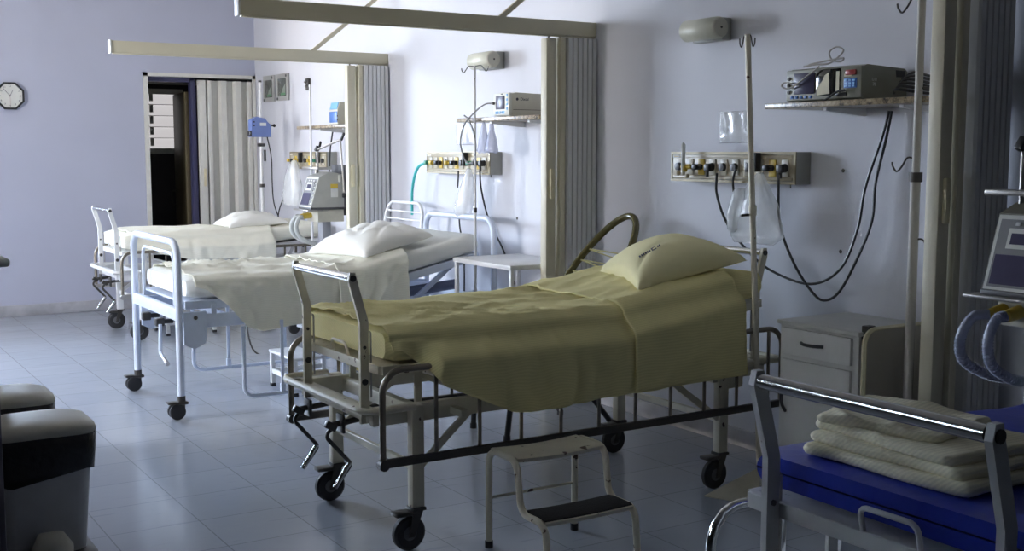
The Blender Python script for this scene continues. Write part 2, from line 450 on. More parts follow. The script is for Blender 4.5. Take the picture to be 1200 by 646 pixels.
# ------------------------------------------------------------------ folding partitions between the bays
def partition(Y, label, zr=2.24, x0=2.03, stay=3.56):
    t = thing('folding_partition', label, 'partition', (0, Y, 0), 0, 'folding partitions between the beds')
    MB().bb((x0, -.03, zr), (4.249, .03, zr+.085), .004).bb((x0+.01, -.018, zr-.008), (4.249, .018, zr), .001).build('track', PARTN, t)
    MB().bb((x0-.012, -.034, zr-.004), (x0, .034, zr+.089), .003).build('track_end_cap', PALEP, t)
    n = 6; x0, x1 = 4.022, 4.238; w = (x1-x0)/n; pts = []
    for k in range(n):
        xa = x0+k*w; pts += [(xa+.001, -.040), (xa+.005, -.056), (xa+w-.005, -.056), (xa+w-.001, -.040)]
    MB().prism(pts+[(x, -y) for x, y in reversed(pts)], 'Z', .03, zr-.014).build('pleated_panel', PLEAT, t, smooth=0)
    MB().bb((3.885, -.032, .02), (3.955, .032, zr-.02), .006).build('lead_post', PARTN, t)
    MB().bb((3.975, -.045, .03), (4.015, .045, zr-.014), .004).build('inner_post', PARTN, t)
    MB().bb((3.905, -.052, 1.27), (3.935, -.03, 1.45), .008).build('handle', CREAMH, t)
    MB().bar((stay, 0, zr+.06), (4.245, 0, zr+.06+(4.245-stay)*.79), .022, .03).build('stay_rod', PARTN, t)
    h = MB()
    for x in (3.92, 4.0, 4.07): h.cyl((x, 0, zr-.03), (x, 0, zr), .006, 8)
    h.each('hanger', DARKST, t)
    return t
partition(5.85, 'olive cream folding partition gathered at the wall beside the round-backed chair')
partition(8.70, 'cream folding partition farthest from us, gathered in front of the rear ventilator', 2.255, 2.07, 3.58)
p3 = partition(3.0, 'shadowed folding partition gathered at the wall beside the white bedside cabinet')
for ch in p3.children:
    if ch.name.startswith(('lead_post', 'inner_post', 'handle')): ch.location.x = -.075
    if ch.name.startswith('pleated_panel'): ch.location.x = -.03

# ------------------------------------------------------------------ soft things
def fbm(p, s, seed=0.):
    return noise.noise(Vector((p[0]*s[0]+seed, p[1]*s[1]+seed*.7, p[2]*s[2]-seed)))
def crease(p, d, f, seed=0., w=6.):
    """narrow ridges lying along direction d (0..1, sharp crests)"""
    u = p[0]*d[0]+p[1]*d[1]; v = -p[0]*d[1]+p[1]*d[0]
    q = noise.noise(Vector((u*f*.28+seed, v*f+seed*1.7, p[2]*2+seed)))
    return math.exp(-w*abs(q))*max(0, .45+noise.noise(Vector((u*1.6-seed, v*1.6, seed))))
def rrect(w, h, r, n=4):
    pts = []
    for cx, cy, a0 in ((w/2-r, h/2-r, 0), (-w/2+r, h/2-r, PI/2), (-w/2+r, -h/2+r, PI), (w/2-r, -h/2+r, 1.5*PI)):
        for k in range(n+1):
            a = a0+k*PI/2/n; pts.append((cx+r*math.cos(a), cy+r*math.sin(a)))
    return pts
def mattress(name, x0, x1, hw, zbot, th, zb, m, label, group=None, sag=.004, loc=(0, 0, 0)):
    """zb(x): height added to the base line at x"""
    mb = MB(); loops = []; n = 40
    for i in range(n+1):
        t = i/n; x = x0+(x1-x0)*t
        e = min(t, 1-t)*(x1-x0)
        k = 1-.22*max(0, 1-e/.05)**2
        dz = (zb(x+.01)-zb(x-.01))/.02
        cs = rrect(2*hw*(1-.05*max(0, 1-e/.05)**2), th*k, .045*k, 5)
        lp = []
        for y, z in cs:
            z2 = z+th/2
            lp.append((x-dz*(z2-th/2), y, zbot+zb(x)+z2+sag*fbm((x, y, z), (5, 5, 5))))
        loops.append(lp)
    mb.loft(loops)
    o = mb.build(name, m, smooth=50)
    o.location = loc
    return tag(o, label, 'mattress', group)

def cover(xs, yn, yf, ztop, hem_n, hem_f, off=.006, seed=0., fold=.012, wr=.006, nv=22, bulge=.0, bz=.13):
    """cloth laid over a mattress: a grid running near hem > side > top > far side > hem"""
    mb = MB(); rows = []
    for x in xs:
        row = []; zt = ztop(x)+off; hn, hf = hem_n(x), hem_f(x); r = .045
        def side(y, hem, sgn, k):
            t = k/nv; z = hem+(zt-r-hem)*t
            d = 1-t
            q = min(1, max(0, (zt-r-z)/max(bz-r, .01))); q = q*q*(3-2*q)
            f = fold*(d**1.2)*(math.sin(x*19+seed+2*fbm((x, 0, z), (3, 1, 3), seed))+.7*fbm((x, 0, z), (9, 1, 2), seed))
            f += wr*fbm((x, 0, z), (14, 1, 10), seed+3)+wr*1.6*crease((x, z, 0), (.8, .6), 4, seed+4)
            return (x+.01*fbm((x, 0, z), (4, 1, 4), seed+1), y+sgn*(off+abs(f)+.010*d+.004+(bulge if sgn < 0 else 0)*q*min(1, max(0, zt-hem-.12)/.08)), z)
        for k in range(nv): row.append(side(yn, hn, -1, k))
        for k in range(5):
            a = PI-k*PI/2/5
            row.append((x, yn+r+(r+off+.004)*math.cos(a), zt-r+r*math.sin(a)))
        nt = 44
        for k in range(nt+1):
            y = yn+r+(yf-yn-2*r)*k/nt
            w = wr*(fbm((x, y, 0), (5, 3, 1), seed)+.8*fbm((x+.5*y, y, 0), (2, 13, 1), seed+5))
            row.append((x, y, zt+abs(w)*.8+wr*1.5*(crease((x, y, 0), (.97, .22), 7, seed)+crease((x, y, 0), (.80, -.6), 6, seed+9))))
        for k in range(5):
            a = PI/2-(k+1)*PI/2/5
            row.append((x, yf-r+(r+off+.004)*math.cos(a), zt-r+r*math.sin(a)))
        for k in range(nv-1, -1, -1): row.append(side(yf, hf, 1, k))
        rows.append(row)
    mb.loft(rows, cap=False, closed=False)
    return mb

def lin(*kv):
    def f(x):
        if x <= kv[0][0]: return kv[0][1]
        for (a, b), (c, d) in zip(kv, kv[1:]):
            if x <= c: return b+(d-b)*(x-a)/(c-a)
        return kv[-1][1]
    return f
def frange(a, b, n): return [a+(b-a)*i/(n-1) for i in range(n)]

def pillow(name, A, B, C, D, th, m, label, group=None, seed=0., n=44, up=None):
    """corners A (near foot), B (far foot), C (near head), D (far head) of the underside, puffed along the normal"""
    A, B, C, D = map(Vector, (A, B, C, D)); mb = MB()
    nrm = (C-A).cross(B-A).normalized()
    if nrm.z < 0: nrm = -nrm
    def P(u, v, top):
        p = (A*(1-u)+C*u)*(1-v)+(B*(1-u)+D*u)*v
        e = (max(0, math.sin(PI*u))*max(0, math.sin(PI*v)))
        h = th*e**.36
        inset = .05*(1-abs(2*u-1)**2)*(abs(2*v-1)**3)
        c = (A+B+C+D)/4
        q = p+(c-p)*.10*(1-math.sin(PI*max(u, .001))*1)*(abs(2*u-1))*0
        # edges pull in between the corners
        pu = .035*math.sin(PI*v)*(abs(2*u-1)**4)*(1 if u < .5 else -1)
        pv = .035*math.sin(PI*u)*(abs(2*v-1)**4)*(1 if v < .5 else -1)
        q = p+(C-A).normalized()*pu+(B-A).normalized()*pv
        wr = .012*e**.5*(.7*fbm((u, v, 0), (2, 5, 1), seed)+3.4*crease((u*.6, v*.6, 0), (.94, -.34), 9, seed, 5)-2.6*crease((u*.6, v*.6, 0), (.7, .7), 7, seed+3, 5))
        return q+nrm*((h*.78+wr) if top else -h*.16) + nrm*(th*.17)
    top = [[mb.bm.verts.new(P(i/n, j/n, True)) for j in range(n+1)] for i in range(n+1)]
    bot = [[top[i][j] if i in (0, n) or j in (0, n) else mb.bm.verts.new(P(i/n, j/n, False)) for j in range(n+1)] for i in range(n+1)]
    for g, fl in ((top, 0), (bot, 1)):
        for i in range(n):
            for j in range(n):
                q = [g[i][j], g[i+1][j], g[i+1][j+1], g[i][j+1]]
                mb.bm.faces.new(q[::-1] if fl else q)
    o = mb.build(name, m, smooth=70)
    return tag(o, label, 'pillow', group)

# ------------------------------------------------------------------ crank bed with bent grip posts (beds at front, middle front and rear)
def caster(parent, x, y, r, swing=-.035, wm=RUBBER, brake=True, fz=.17):
    f = MB()
    c = (x+swing, y, r)
    for s in (-1, 1):
        f.loft([[(x-.022, y+s*.024, fz), (x+.022, y+s*.024, fz), (c[0]+.012, y+s*.024, r-.012), (c[0]-.012, y+s*.024, r-.012)],
                [(x-.022, y+s*.028, fz), (x+.022, y+s*.028, fz), (c[0]+.012, y+s*.028, r-.012), (c[0]-.012, y+s*.028, r-.012)]])
    f.bb((x-.03, y-.03, fz-.014), (x+.03, y+.03, fz), .003).cyl((x, y, fz-.02), (x, y, fz+.02), .016, 12)
    f.cyl((c[0], y-.032, r), (c[0], y+.032, r), .008, 10)
    if brake: f.bb((x-.10, y-.03, fz-.028), (x-.02, y+.03, fz-.012), .005)
    o = f.build('caster', DARKST, parent)
    w = MB().lathe([(r*.55, -.016), (r*.86, -.018), (r, -.010), (r, .010), (r*.86, .018), (r*.55, .016)], c, 'Y', 28)
    w.build('wheel', wm, o)
    MB().lathe([(.001, -.019), (r*.30, -.019), (r*.52, -.0135), (r*.52, .0135), (r*.30, .019), (.001, .019)], c, 'Y', 20).build('wheel_hub', WHEELG, o)
    return o

def crank_bed(loc, label, paint, L=1.58, railm=TARNISH, railb=DARKST, rise=.125, rails=True, wr=.068, ph=0.):
    t = thing('hospital_bed', label, 'bed', loc, 0, 'hospital beds in the row')
    W = .385; X1 = L
    f = MB()
    for s in (-1, 1): f.bb((-.17, s*.345-.016, .50), (X1+.29, s*.345+.016, .572), .003)
    for x in (-.15, .03, X1*.5, X1-.03, X1+.27): f.bb((x-.018, -.33, .505), (x+.018, .33, .56), .003)
    for s in (-1, 1):
        f.bb((X1+.0, s*.345-.02, .45), (X1+.16, s*.345+.02, .575), .015)
    f.build('main_frame', paint, t)
    for x in (0, X1):
        for s in (-1, 1):
            MB().bb((x-.026, s*W-.022, .165), (x+.026, s*W+.022, .575), .003).build('leg', paint, t)
            caster(t, x, s*W, wr)
            sg = 1 if x == 0 else -1
            MB().bar((x+sg*.02, s*W, .33), (x+sg*.27, s*.35, .52), .014, .03).build('brace', paint, t)
        MB().bar((x, -W, .325), (x, W, .325), .022, .03).build('cross_bar', paint, t)
    for end in (0, 1):
        sg = -1 if end == 0 else 1; xe = 0 if end == 0 else X1
        xo = xe+sg*(.17 if end == 0 else .30); tip = xe+sg*(.215 if end == 0 else .345)
        # bent posts with the chrome grip
        for s in (-1, 1):
            y = s*.285; w = .018
            pr = [(xo-w, .50), (xo-w, .90), (tip-w, 1.062), (tip-w*.6, 1.092), (tip+w*.6, 1.092), (tip+w, 1.062), (xo+w, .90), (xo+w, .50)]
            o = MB().prism(pr, 'Y', y-.0085, y+.0085).build('grip_post', paint, t, smooth=0)
            MB().cyl((tip, y-.013, 1.07), (tip, y+.013, 1.07), .013, 12).cyl((xo, y-.012, .80), (xo, y+.012, .80), .007, 8).cyl((xo, y-.012, .665), (xo, y+.012, .665), .013, 10).each('bolt', DARKST, o)
        MB().cyl((tip, -.272, 1.07), (tip, .272, 1.07), .0165, 16).build('grip_bar', CHROME, t, label='chrome grip bar')
        # tray lip round the end
        xq = xe+sg*(.235 if end == 0 else .36); xi = xe+sg*.02
        path = fillet([(xi, -.425, .575), (xq, -.425, .575), (xq, .425, .575), (xi, .425, .575)], .06)
        tr = MB().tube(path, .013, 8)
        tr.bb((min(xi, xq)+.02, -.40, .556), (max(xi, xq)-.02, -.33, .566)).bb((min(xi, xq)+.02, .33, .556), (max(xi, xq)-.02, .40, .566)).bb((min(xq, xq-sg*.06), -.40, .556), (max(xq, xq-sg*.06), .40, .566))
        tr.build('tray', paint, t)
        # thin wire stops beside the posts
        MB().tube(fillet([(xo+.03*-sg, -.285, .60), (xo+.03*-sg, -.285, .86), (xo, -.285, .86)], .01), .004, 6).tube(fillet([(xo+.03*-sg, .285, .60), (xo+.03*-sg, .285, .86), (xo, .285, .86)], .01), .004, 6).each('wire_stop', GREYST, t)
    # cranks under the foot tray
    for y in (-.10, .24):
        c = MB().cyl((-.10, y, .475), (-.225, y, .465), .012, 10).box((-.19, y, .468), (.012, .07, .075), None, .004).box((-.235, y-.005, .462), (.05, .026, .03), (0, .5, 0), .004)
        c.tube(fillet([(-.225, y, .455), (-.262, y-.01, .425), (-.155, y-.02, .30), (-.225, y-.02, .215)], .02), .0085, 8)
        o = c.build('crank', DARKST, t)
        MB().cyl((-.160, y-.02, .306), (-.227, y-.02, .212), .0105, 10).build('crank_handle', CHROME, o)
    # mattress platform, flat then inclined
    xb = .95; xe = X1+.24; H = .72+ph
    pf = MB()
    for s in (-1, 1):
        pf.bar((-.14, s*.375, H), (xb, s*.375, H), .025, .035); pf.bar((xb, s*.375, H), (xe, s*.375, H+rise), .025, .035)
    pf.bar((-.14, -.375, H), (-.14, .375, H), .025, .035); pf.bar((xe, -.375, H+rise), (xe, .375, H+rise), .025, .035)
    pf.loft([[(-.14, -.37, H+.008), (-.14, .37, H+.008), (-.14, .37, H+.015), (-.14, -.37, H+.015)], [(xb, -.37, H+.008), (xb, .37, H+.008), (xb, .37, H+.015), (xb, -.37, H+.015)],
             [(xe, -.37, H+.008+rise), (xe, .37, H+.008+rise), (xe, .37, H+.015+rise), (xe, -.37, H+.015+rise)]])
    pf.build('platform', paint, t, smooth=0)
    lk = MB()
    for s in (-1, 1):
        lk.bar((.05, s*.31, .56), (.05, s*.31, H), .014, .03); lk.bar((-.02, s*.20, H-.02), (.32, s*.20, .57), .012, .022)
        lk.bar((.62, s*.31, .56), (.55, s*.31, H-.01), .014, .03); lk.bar((xe-.35, s*.31, .56), (xe-.25, s*.31, H+rise*.7), .014, .03)
        lk.cyl((.05, s*.31-.02, H-.02), (.05, s*.31+.02, H-.02), .018, 12)
    lk.cyl((.05, -.31, H-.02), (.05, .31, H-.02), .012, 10).cyl((.30, -.33, .60), (.30, .33, .60), .012, 10)
    lk.each('lifting_link', paint, t)
    MB().tube(fillet([(-.145, -.09, H+.01), (-.16, -.09, H+.07), (-.16, .05, H+.07), (-.145, .05, H+.01)], .02), .006, 8).build('mattress_stop', paint, t)
    if rails:
        for s in (-1, 1):
            y = s*.462
            x0, x1 = -.178, X1+.30
            pts = fillet([(x0, y, .385), (x0, y, .735), (x1, y, .735), (x1, y, .385)], .085)
            o = MB().tube(pts, .0125, 10).build('side_rail', railm, t)
            MB().bb((x0-.014, y-.012, .362), (x1+.014, y+.012, .396), .006).cyl((x0, y-.017, .375), (x0, y+.017, .375), .021, 12).build('bottom_bar', railb, o)
            b = MB(); n = int((x1-x0-.2)/.194)
            for k in range(n+1):
                x = .05+k*.194
                if x < x1-.08: b.bb((x-.008, y-.004, .39), (x+.008, y+.004, .728), .002)
            b.each('rail_bar', railm, o)
            b = MB()
            for x in (.18, X1-.1): b.bar((x, s*.36, .53), (x, s*.455, .53), .03, .03)
            b.each('rail_bracket', paint, o)
    return t

def flat_then_up(xb, xe, rise): return lambda x: 0 if x < xb else rise*(x-xb)/(xe-xb)

# --- bed in the middle of the picture
BX, BY = 2.05, 4.365
crank_bed((BX, BY, 0), 'cream crank bed nearest the middle, with dark lowered side rails and yellow cover', CREAMP)
z1 = flat_then_up(BX+.95, BX+1.82, .13)
mattress('mattress', 1.925, 3.87, .40, .748, .125, z1, SHEETY, 'mattress in a yellow fitted sheet on the cream crank bed', loc=(0, BY, 0))
zt1 = lambda x: .873+z1(x)
hem1 = lin((1.96, .80), (2.06, .735), (2.12, .66), (2.42, .525), (2.55, .512), (2.9, .53), (3.1, .535))
o = cover(frange(1.925, 3.16, 150), -.405, .405, zt1, hem1, lin((1.93, .74), (2.2, .55), (3.2, .55)), seed=2.3, fold=.018, wr=.014, bulge=.075).build('bed_sheet', SHEETY, smooth=80, solid=.003)
o.location = (0, BY, 0); tag(o, 'yellow striped sheet hanging over the side of the cream crank bed', 'sheet')
o2 = cover(frange(3.03, 3.66, 50), -.409, .409, lambda x: zt1(x)+.010, lin((3.03, .535), (3.2, .54), (3.7, .55)), lin((3.0, .6), (3.7, .6)), off=.013, seed=5.1, fold=.008, wr=.010, bulge=.077).build('folded_blanket', SHEETY, smooth=80, solid=.006)
o2.location = (0, BY, 0); tag(o2, 'yellow top sheet folded back across the bed below the stamped pillow', 'sheet')
pl = pillow('pillow', (3.20, 4.05, .912), (3.40, 4.61, .938), (3.79, 3.985, 1.022), (3.90, 4.60, 1.04), .175, PILY, 'plump yellow pillow with a dark laundry stamp, leaning on the cream crank bed', seed=1.2)

# --- front right bed, bare blue mattress
crank_bed((1.945, 1.50, 0), 'light grey crank bed in the front right corner with bare blue mattress', GREYP, railm=CHROME, railb=GREYST, rise=0., ph=.06)
mattress('mattress', 1.825, 3.72, .40, .805, .085, lambda x: 0, VINYL, 'bare shiny blue vinyl mattress under the pile of folded linen', loc=(0, 1.50, 0), sag=.012)

# --- rear bed
B3 = (2.50, 10.12)
crank_bed((*B3, 0), 'white crank bed farthest from us, by the doorway', WHITEP, L=1.38, railm=TARNISH, railb=GREYST, wr=.075, rise=.055)
z3 = flat_then_up(B3[0]+.9, B3[0]+1.62, .06)
mattress('mattress', B3[0]-.12, B3[0]+1.60, .40, .748, .125, z3, SHEETW, 'mattress in a pale fitted sheet on the rear bed by the doorway', loc=(0, B3[1], 0))
o = cover(frange(B3[0]-.05, 3.62, 70), -.405, .405, lambda x: .873+z3(x), lin((2.45, .74), (2.62, .72), (2.9, .655), (3.7, .645)), lin((2.4, .7), (4, .66)), seed=8.1, fold=.008, wr=.012, bulge=.075).build('bed_sheet', SHEETW, smooth=80, solid=.003)
o.location = (0, B3[1], 0); tag(o, 'pale sheet with a centre crease on the rear bed by the doorway', 'sheet')
pillow('pillow', (3.28, 9.83, .875), (3.30, 10.35, .878), (3.82, 9.80, .905), (3.84, 10.38, .91), .13, PILW, 'flat white pillow on the rear bed below the blue infusion pump', seed=4.)

# ------------------------------------------------------------------ second bed: pale blue tube frame
def hoop_bed(loc):
    t = thing('hospital_bed', 'pale blue tube bed with tall foot hoop and white sheets, second in the row', 'bed', loc, 0, 'hospital beds in the row')
    W = .485; XH = 2.13
    for x, zt, nm in ((0, 1.03, 'foot_hoop'), (XH, 1.10, 'head_hoop')):
        MB().tube(fillet([(x, -W, .13), (x, -W, zt), (x, W, zt), (x, W, .13)], .10, 8), .0215, 14).build(nm, BLUEP, t)
        for s in (-1, 1):
            r = .047; y = s*W; f = MB()
            f.cyl((x, y, .10), (x, y, .135), .024, 12).bb((x-.035, y-.032, .085), (x+.035, y+.032, .104), .01).bb((x-.085, y-.03, .092), (x-.03, y+.03, .104), .004)
            f.bb((x-.05, y-.008, .04), (x+.02, y+.008, .09), .004)
            c = f.build('caster', DARKST, t)
            w = MB()
            for q in (-1, 1): w.lathe([(.001, -.010), (r*.7, -.011), (r, -.006), (r, .006), (r*.7, .011), (.001, .010)], (x-.03, y+q*.021, r), 'Y', 22)
            w.build('wheel', RUBBER, c)
    MB().tube(fillet([(.02, -.34, .60), (.02, -.34, .955), (.02, .34, .955), (.02, .34, .60)], .06), .010, 10).build('inner_hoop', BLUEP, t)
    MB().bb((-.018, -W, .575), (.018, W, .645), .004).build('foot_beam', BLUEP, t)
    MB().bb((XH-.018, -W, .50), (XH+.018, W, .57), .004).build('head_beam', BLUEP, t)
    f = MB()
    for s in (-1, 1):
        f.bb((.02, s*.44-.014, .52), (XH-.02, s*.44+.014, .60), .003)
    for x in (.35, 1.05, 1.75): f.bb((x-.015, -.43, .53), (x+.015, .43, .57), .003)
    f.build('main_frame', BLUEP, t)
    for s in (-1, 1):
        p = [(.03, .43), (.09, .40), (.155, .43), (.165, .47), (.165, .62), (.03, .62)]
        MB().prism(p, 'Y', s*.462-.012, s*.462+.012).build('corner_plate', BLUEP, t, smooth=0)
        MB().cyl((.10, s*.475-.006, .585), (.10, s*.475+.006, .585), .012, 10).build('bolt', DARKST, t)
        p = [(XH-.19, .45), (XH-.06, .42), (XH-.02, .46), (XH-.02, .61), (XH-.15, .63), (XH-.19, .58)]
        MB().prism(p, 'Y', s*.47-.012, s*.47+.012).build('corner_plate', BLUEP, t, smooth=0)
        MB().cyl((XH-.08, s*.485-.006, .56), (XH-.08, s*.485+.006, .56), .014, 10).build('bolt', DARKST, t)
    xb, xe, rise = 1.12, 2.04, .20
    pf = MB()
    for s in (-1, 1):
        pf.bar((.05, s*.43, .655), (xb, s*.43, .655), .02, .05); pf.bar((xb, s*.43, .655), (xe, s*.43, .655+rise), .02, .05)
        for x in (.22, .75): pf.bar((x, s*.43, .59), (x, s*.43, .66), .03, .03)
    pf.loft([[(.04, -.43, .668), (.04, .43, .668), (.04, .43, .68), (.04, -.43, .68)], [(xb, -.43, .668), (xb, .43, .668), (xb, .43, .68), (xb, -.43, .68)],
             [(xe, -.43, .668+rise), (xe, .43, .668+rise), (xe, .43, .68+rise), (xe, -.43, .68+rise)]])
    pf.bar((xe-.12, -.36, .63+rise), (xe-.45, -.36, .58), .03, .03); pf.bar((xe-.12, .36, .63+rise), (xe-.45, .36, .58), .03, .03)
    pf.build('platform', BLUEP, t, smooth=0)
    MB().cyl((1.25, -.30, .60), (1.95, -.30, .66), .035, 14).build('lift_screw', mat('slate_blue_metal', (.16, .18, .26), .4, .4), t)
    c = MB()
    for y in (-.18, .12):
        c.cyl((.05, y, .535), (-.05, y, .535), .014, 10).box((-.03, y, .535), (.05, .05, .05), None, .006)
    c.each('crank_gear', DARKST, t)
    o = MB().tube(fillet([(-.045, -.25, .53), (-.05, -.25, .36), (-.05, -.33, .335)], .02), .011, 8).build('crank', BLUEP, t)
    MB().cyl((-.05, -.33, .335), (-.05, -.40, .315), .013, 10).build('crank_handle', GREYST, o)
    # lowered guard rails
    for s in (-1, 1):
        y = s*.505
        o = MB().tube(fillet([(.375, y, .52), (.375, y, .09), (1.72, y, .09), (1.72, y, .52)], .06), .0125, 10).build('side_rail', BLUEP, t)
        b = MB()
        for x in (.615, 1.02, 1.4): b.bb((x-.011, y-.005, .10), (x+.011, y+.005, .54), .003).bb((x-.016, y-.012, .095), (x+.016, y+.012, .15), .006)
        b.each('rail_bar', BLUEP, o)
    MB().tube(fillet([(XH-.62, -.46, .50), (XH-.5, -.46, .50), (XH-.42, -.46, .46), (XH-.42, -.46, .38)], .05), .012, 8).build('release_handle', BLUEP, t)
    return t
HX, HY = 1.925, 7.19
hoop_bed((HX, HY, 0))
z2 = flat_then_up(3.05, 3.97, .20)
mattress('mattress', 1.99, 3.96, .45, .692, .12, z2, MATW, 'mattress in a white fitted sheet on the pale blue tube bed', loc=(0, HY, 0))
zt2 = lambda x: .812+z2(x)
o = cover(frange(2.03, 3.30, 150), -.455, .455, zt2, lin((2.04, .765), (2.10, .745), (2.20, .66), (2.34, .50), (2.42, .48), (2.9, .52), (3.4, .57)), lin((2, .7), (2.4, .55), (4, .6)), seed=3.7, fold=.014, wr=.020).build('bed_sheet', SHEETW, smooth=80, solid=.003)
o.location = (0, HY, 0); tag(o, 'pale sheet with a pointed corner hanging over the side of the blue tube bed', 'sheet')
o = cover(frange(2.93, 3.41, 60), -.459, .459, lambda x: zt2(x)+.004, lin((2.9, .53), (3.15, .55), (3.42, .585)), lin((3, .6), (4, .6)), off=.018, seed=9.4, fold=.026, wr=.014).build('folded_blanket', SHEETW, smooth=80, solid=.006)
o.location = (0, HY, 0); tag(o, 'pale top sheet bunched in folds across the blue tube bed', 'sheet')
pillow('pillow', (3.14, 6.75, .855), (3.04, 7.48, .835), (3.66, 6.80, .97), (3.62, 7.45, .96), .17, PILW, 'plump white pillow with pointed corners on the pale blue tube bed', seed=6.5)

#BEGIN_OBJ
# ------------------------------------------------------------------ wall lamps
def wall_lamp(y0, y1, z, label):
    t = thing('wall_lamp', label, 'wall lamp', (XW, (y0+y1)/2, z), 0, 'wall lamps above the beds')
    h = (y1-y0)/2
    MB().bb((-.065, -h+.05, -.058), (0, h, .058), .004).build('backplate', PANELS, t)
    MB().lathe([(.02, -h+.012), (.050, -h+.012), (.056, -h+.02), (.056, h-.015), (.045, h), (.02, h)], (-.115, 0, 0), 'Y', 28).build('diffuser', LAMPG, t)
    o = MB().lathe([(.001, -h), (.047, -h), (.052, -h+.006), (.052, -h+.012), (.03, -h+.012)], (-.115, 0, 0), 'Y', 28).build('end_cap', PLBEIGE, t)
    MB().cyl((-.115, -h-.004, 0), (-.115, -h+.001, 0), .006, 8).build('screw', DARKST, o)
    return t
wall_lamp(4.585, 4.865, 2.185, 'beige tube wall lamp high above the pillow of the cream crank bed')
wall_lamp(6.83, 7.12, 2.172, 'beige tube wall lamp behind the hooks of the drip pole beside the white table')
t = thing('lamp_bracket', 'bare dark bracket left on the rear wall where a lamp is missing', 'bracket', (XW, 10.34, 2.175))
MB().bb((-.03, -.028, -.055), (0, .028, .055), .004).build('bracket_plate', DARKST, t)
MB().cyl((-.05, .01, .02), (-.03, .01, .02), .008, 8).cyl((-.05, -.01, -.02), (-.03, -.01, -.02), .008, 8).each('screw', GREYST, t)

# ------------------------------------------------------------------ medical gas and power panels
def panel(yc, L, label, kinds):
    t = thing('service_panel', label, 'service panel', (XW, yc, 1.471), 0, 'gas and power panels above the beds')
    h = L/2
    MB().bb((-.098, -h, -.079), (0, h, .079), .003).build('housing', PANELS, t)
    f = MB().bb((-.103, -h, .066), (-.096, h, .079)).bb((-.103, -h, -.079), (-.096, h, -.066)).bb((-.103, h-.012, -.066), (-.096, h, .066)).bb((-.103, -h, -.066), (-.096, -h+.012, .066))
    f.build('trim_frame', PANELG, t)
    MB().bb((-.101, -h+.012, -.064), (-.095, h-.012, .064), .001).build('face_strip', PANELC, t)
    MB().bb((-.1045, -h+.02, .046), (-.099, h-.02, .062), .002).bb((-.1045, -h+.02, -.062), (-.099, h-.02, -.048), .002).each('cover_rail', PANELC, t)
    o = MB().bb((-.106, h-.075, .047), (-.103, h-.02, .063)).build('label_plate', STICK, t)
    MB().bb((-.1068, h-.068, .053), (-.1058, h-.03, .057)).build('label_print', YELLOW, o)
    for k, kd in enumerate(kinds):
        y = h-.075-k*(L-.14)/(len(kinds)-1)
        pm = YELLOW if kd == 'y' else SOCKW
        o = MB().bb((-.107, y-.024, -.042), (-.100, y+.024, .040), .003).build('outlet', pm, t)
        if kd in 'bp':
            MB().lathe([(.001, -.02), (.020, -.018), (.022, 0), (.001, 0)], (-.107, y, 0), 'X', 18).build('socket', BLACKP, o)
        if kd == 'p':
            MB().bb((-.150, y-.020, -.022), (-.125, y+.020, .018), .006).cyl((-.138, y, -.02), (-.138, y, -.05), .009, 8).build('plug', BLACKP, o)
        if kd in 'yvg':
            c = {'y': BLACKP, 'v': YELLOW, 'g': GREEN}[kd]
            MB().cyl((-.107, y, 0), (-.15, y, 0), .016, 12).cyl((-.135, y-.035, 0), (-.135, y+.035, 0), .010, 10).box((-.150, y, .0), (.02, .034, .03), None, .006).build('valve', c, o)
        if kd == 'w':
            MB().bb((-.112, y-.014, -.022), (-.106, y+.014, .024), .003).build('socket', BLACKP, o)
        if kd == 'f':
            MB().cyl((-.107, y, 0), (-.145, y, 0), .014, 12).cyl((-.14, y-.05, 0), (-.14, y+.03, 0), .011, 10).box((-.148, y, -.01), (.03, .03, .035), None, .008).build('valve', YELLOW, o)
            MB().lathe([(.010, -.055), (.012, -.05), (.012, .105), (.006, .115), (.003, .12)], (-.155, y, .01), 'Z', 14).build('flowmeter_tube', HOSE, o)
            MB().ball((-.150, y+.045, -.035), .014).ball((-.150, y-.03, -.048), .012).each('knob', PANELC, o)
        if kd == 'k':
            MB().bb((-.145, y-.012, -.02), (-.107, y+.012, .075), .004).build('plug', BLACKP, o)
    MB().cyl((-.03, -h+.10, -.08), (-.03, -h+.10, -.10), .004, 6).build('earth_pin', DARKST, t)
    return t
panel(4.52, .926, 'cream service panel with yellow valves on the wall above the stamped pillow', 'bfypbbwkyp')
panel(7.374, .922, 'cream service panel with the teal hose on the wall above the white pillow', 'gvywvybkgyp')
panel(10.17, .88, 'cream service panel on the rear wall behind the tall ventilator', 'vyvkbyvgkb')

# ------------------------------------------------------------------ granite shelves
def shelf(y0, y1, label):
    t = thing('granite_shelf', label, 'shelf', (XW, (y0+y1)/2, 1.748), 0, 'granite shelves on the wall')
    h = (y1-y0)/2
    MB().bb((-.33, -h, 0), (-.001, h, .026), .003).build('slab', GRANITE, t)
    for y in (-h*.55, h*.35):
        MB().prism([(-.26, -.001), (-.26, -.014), (-.02, -.035), (-.001, -.035), (-.001, -.001)], 'Y', y-.012, y+.012).build('bracket', WHITEP, t, smooth=0)
    return t
shelf(3.10, 4.04, 'speckled granite wall shelf carrying the wide dark monitor')
shelf(5.95, 6.966, 'speckled granite wall shelf carrying the small beige monitor')
shelf(8.76, 9.85, 'speckled granite wall shelf carrying the blue and beige device')

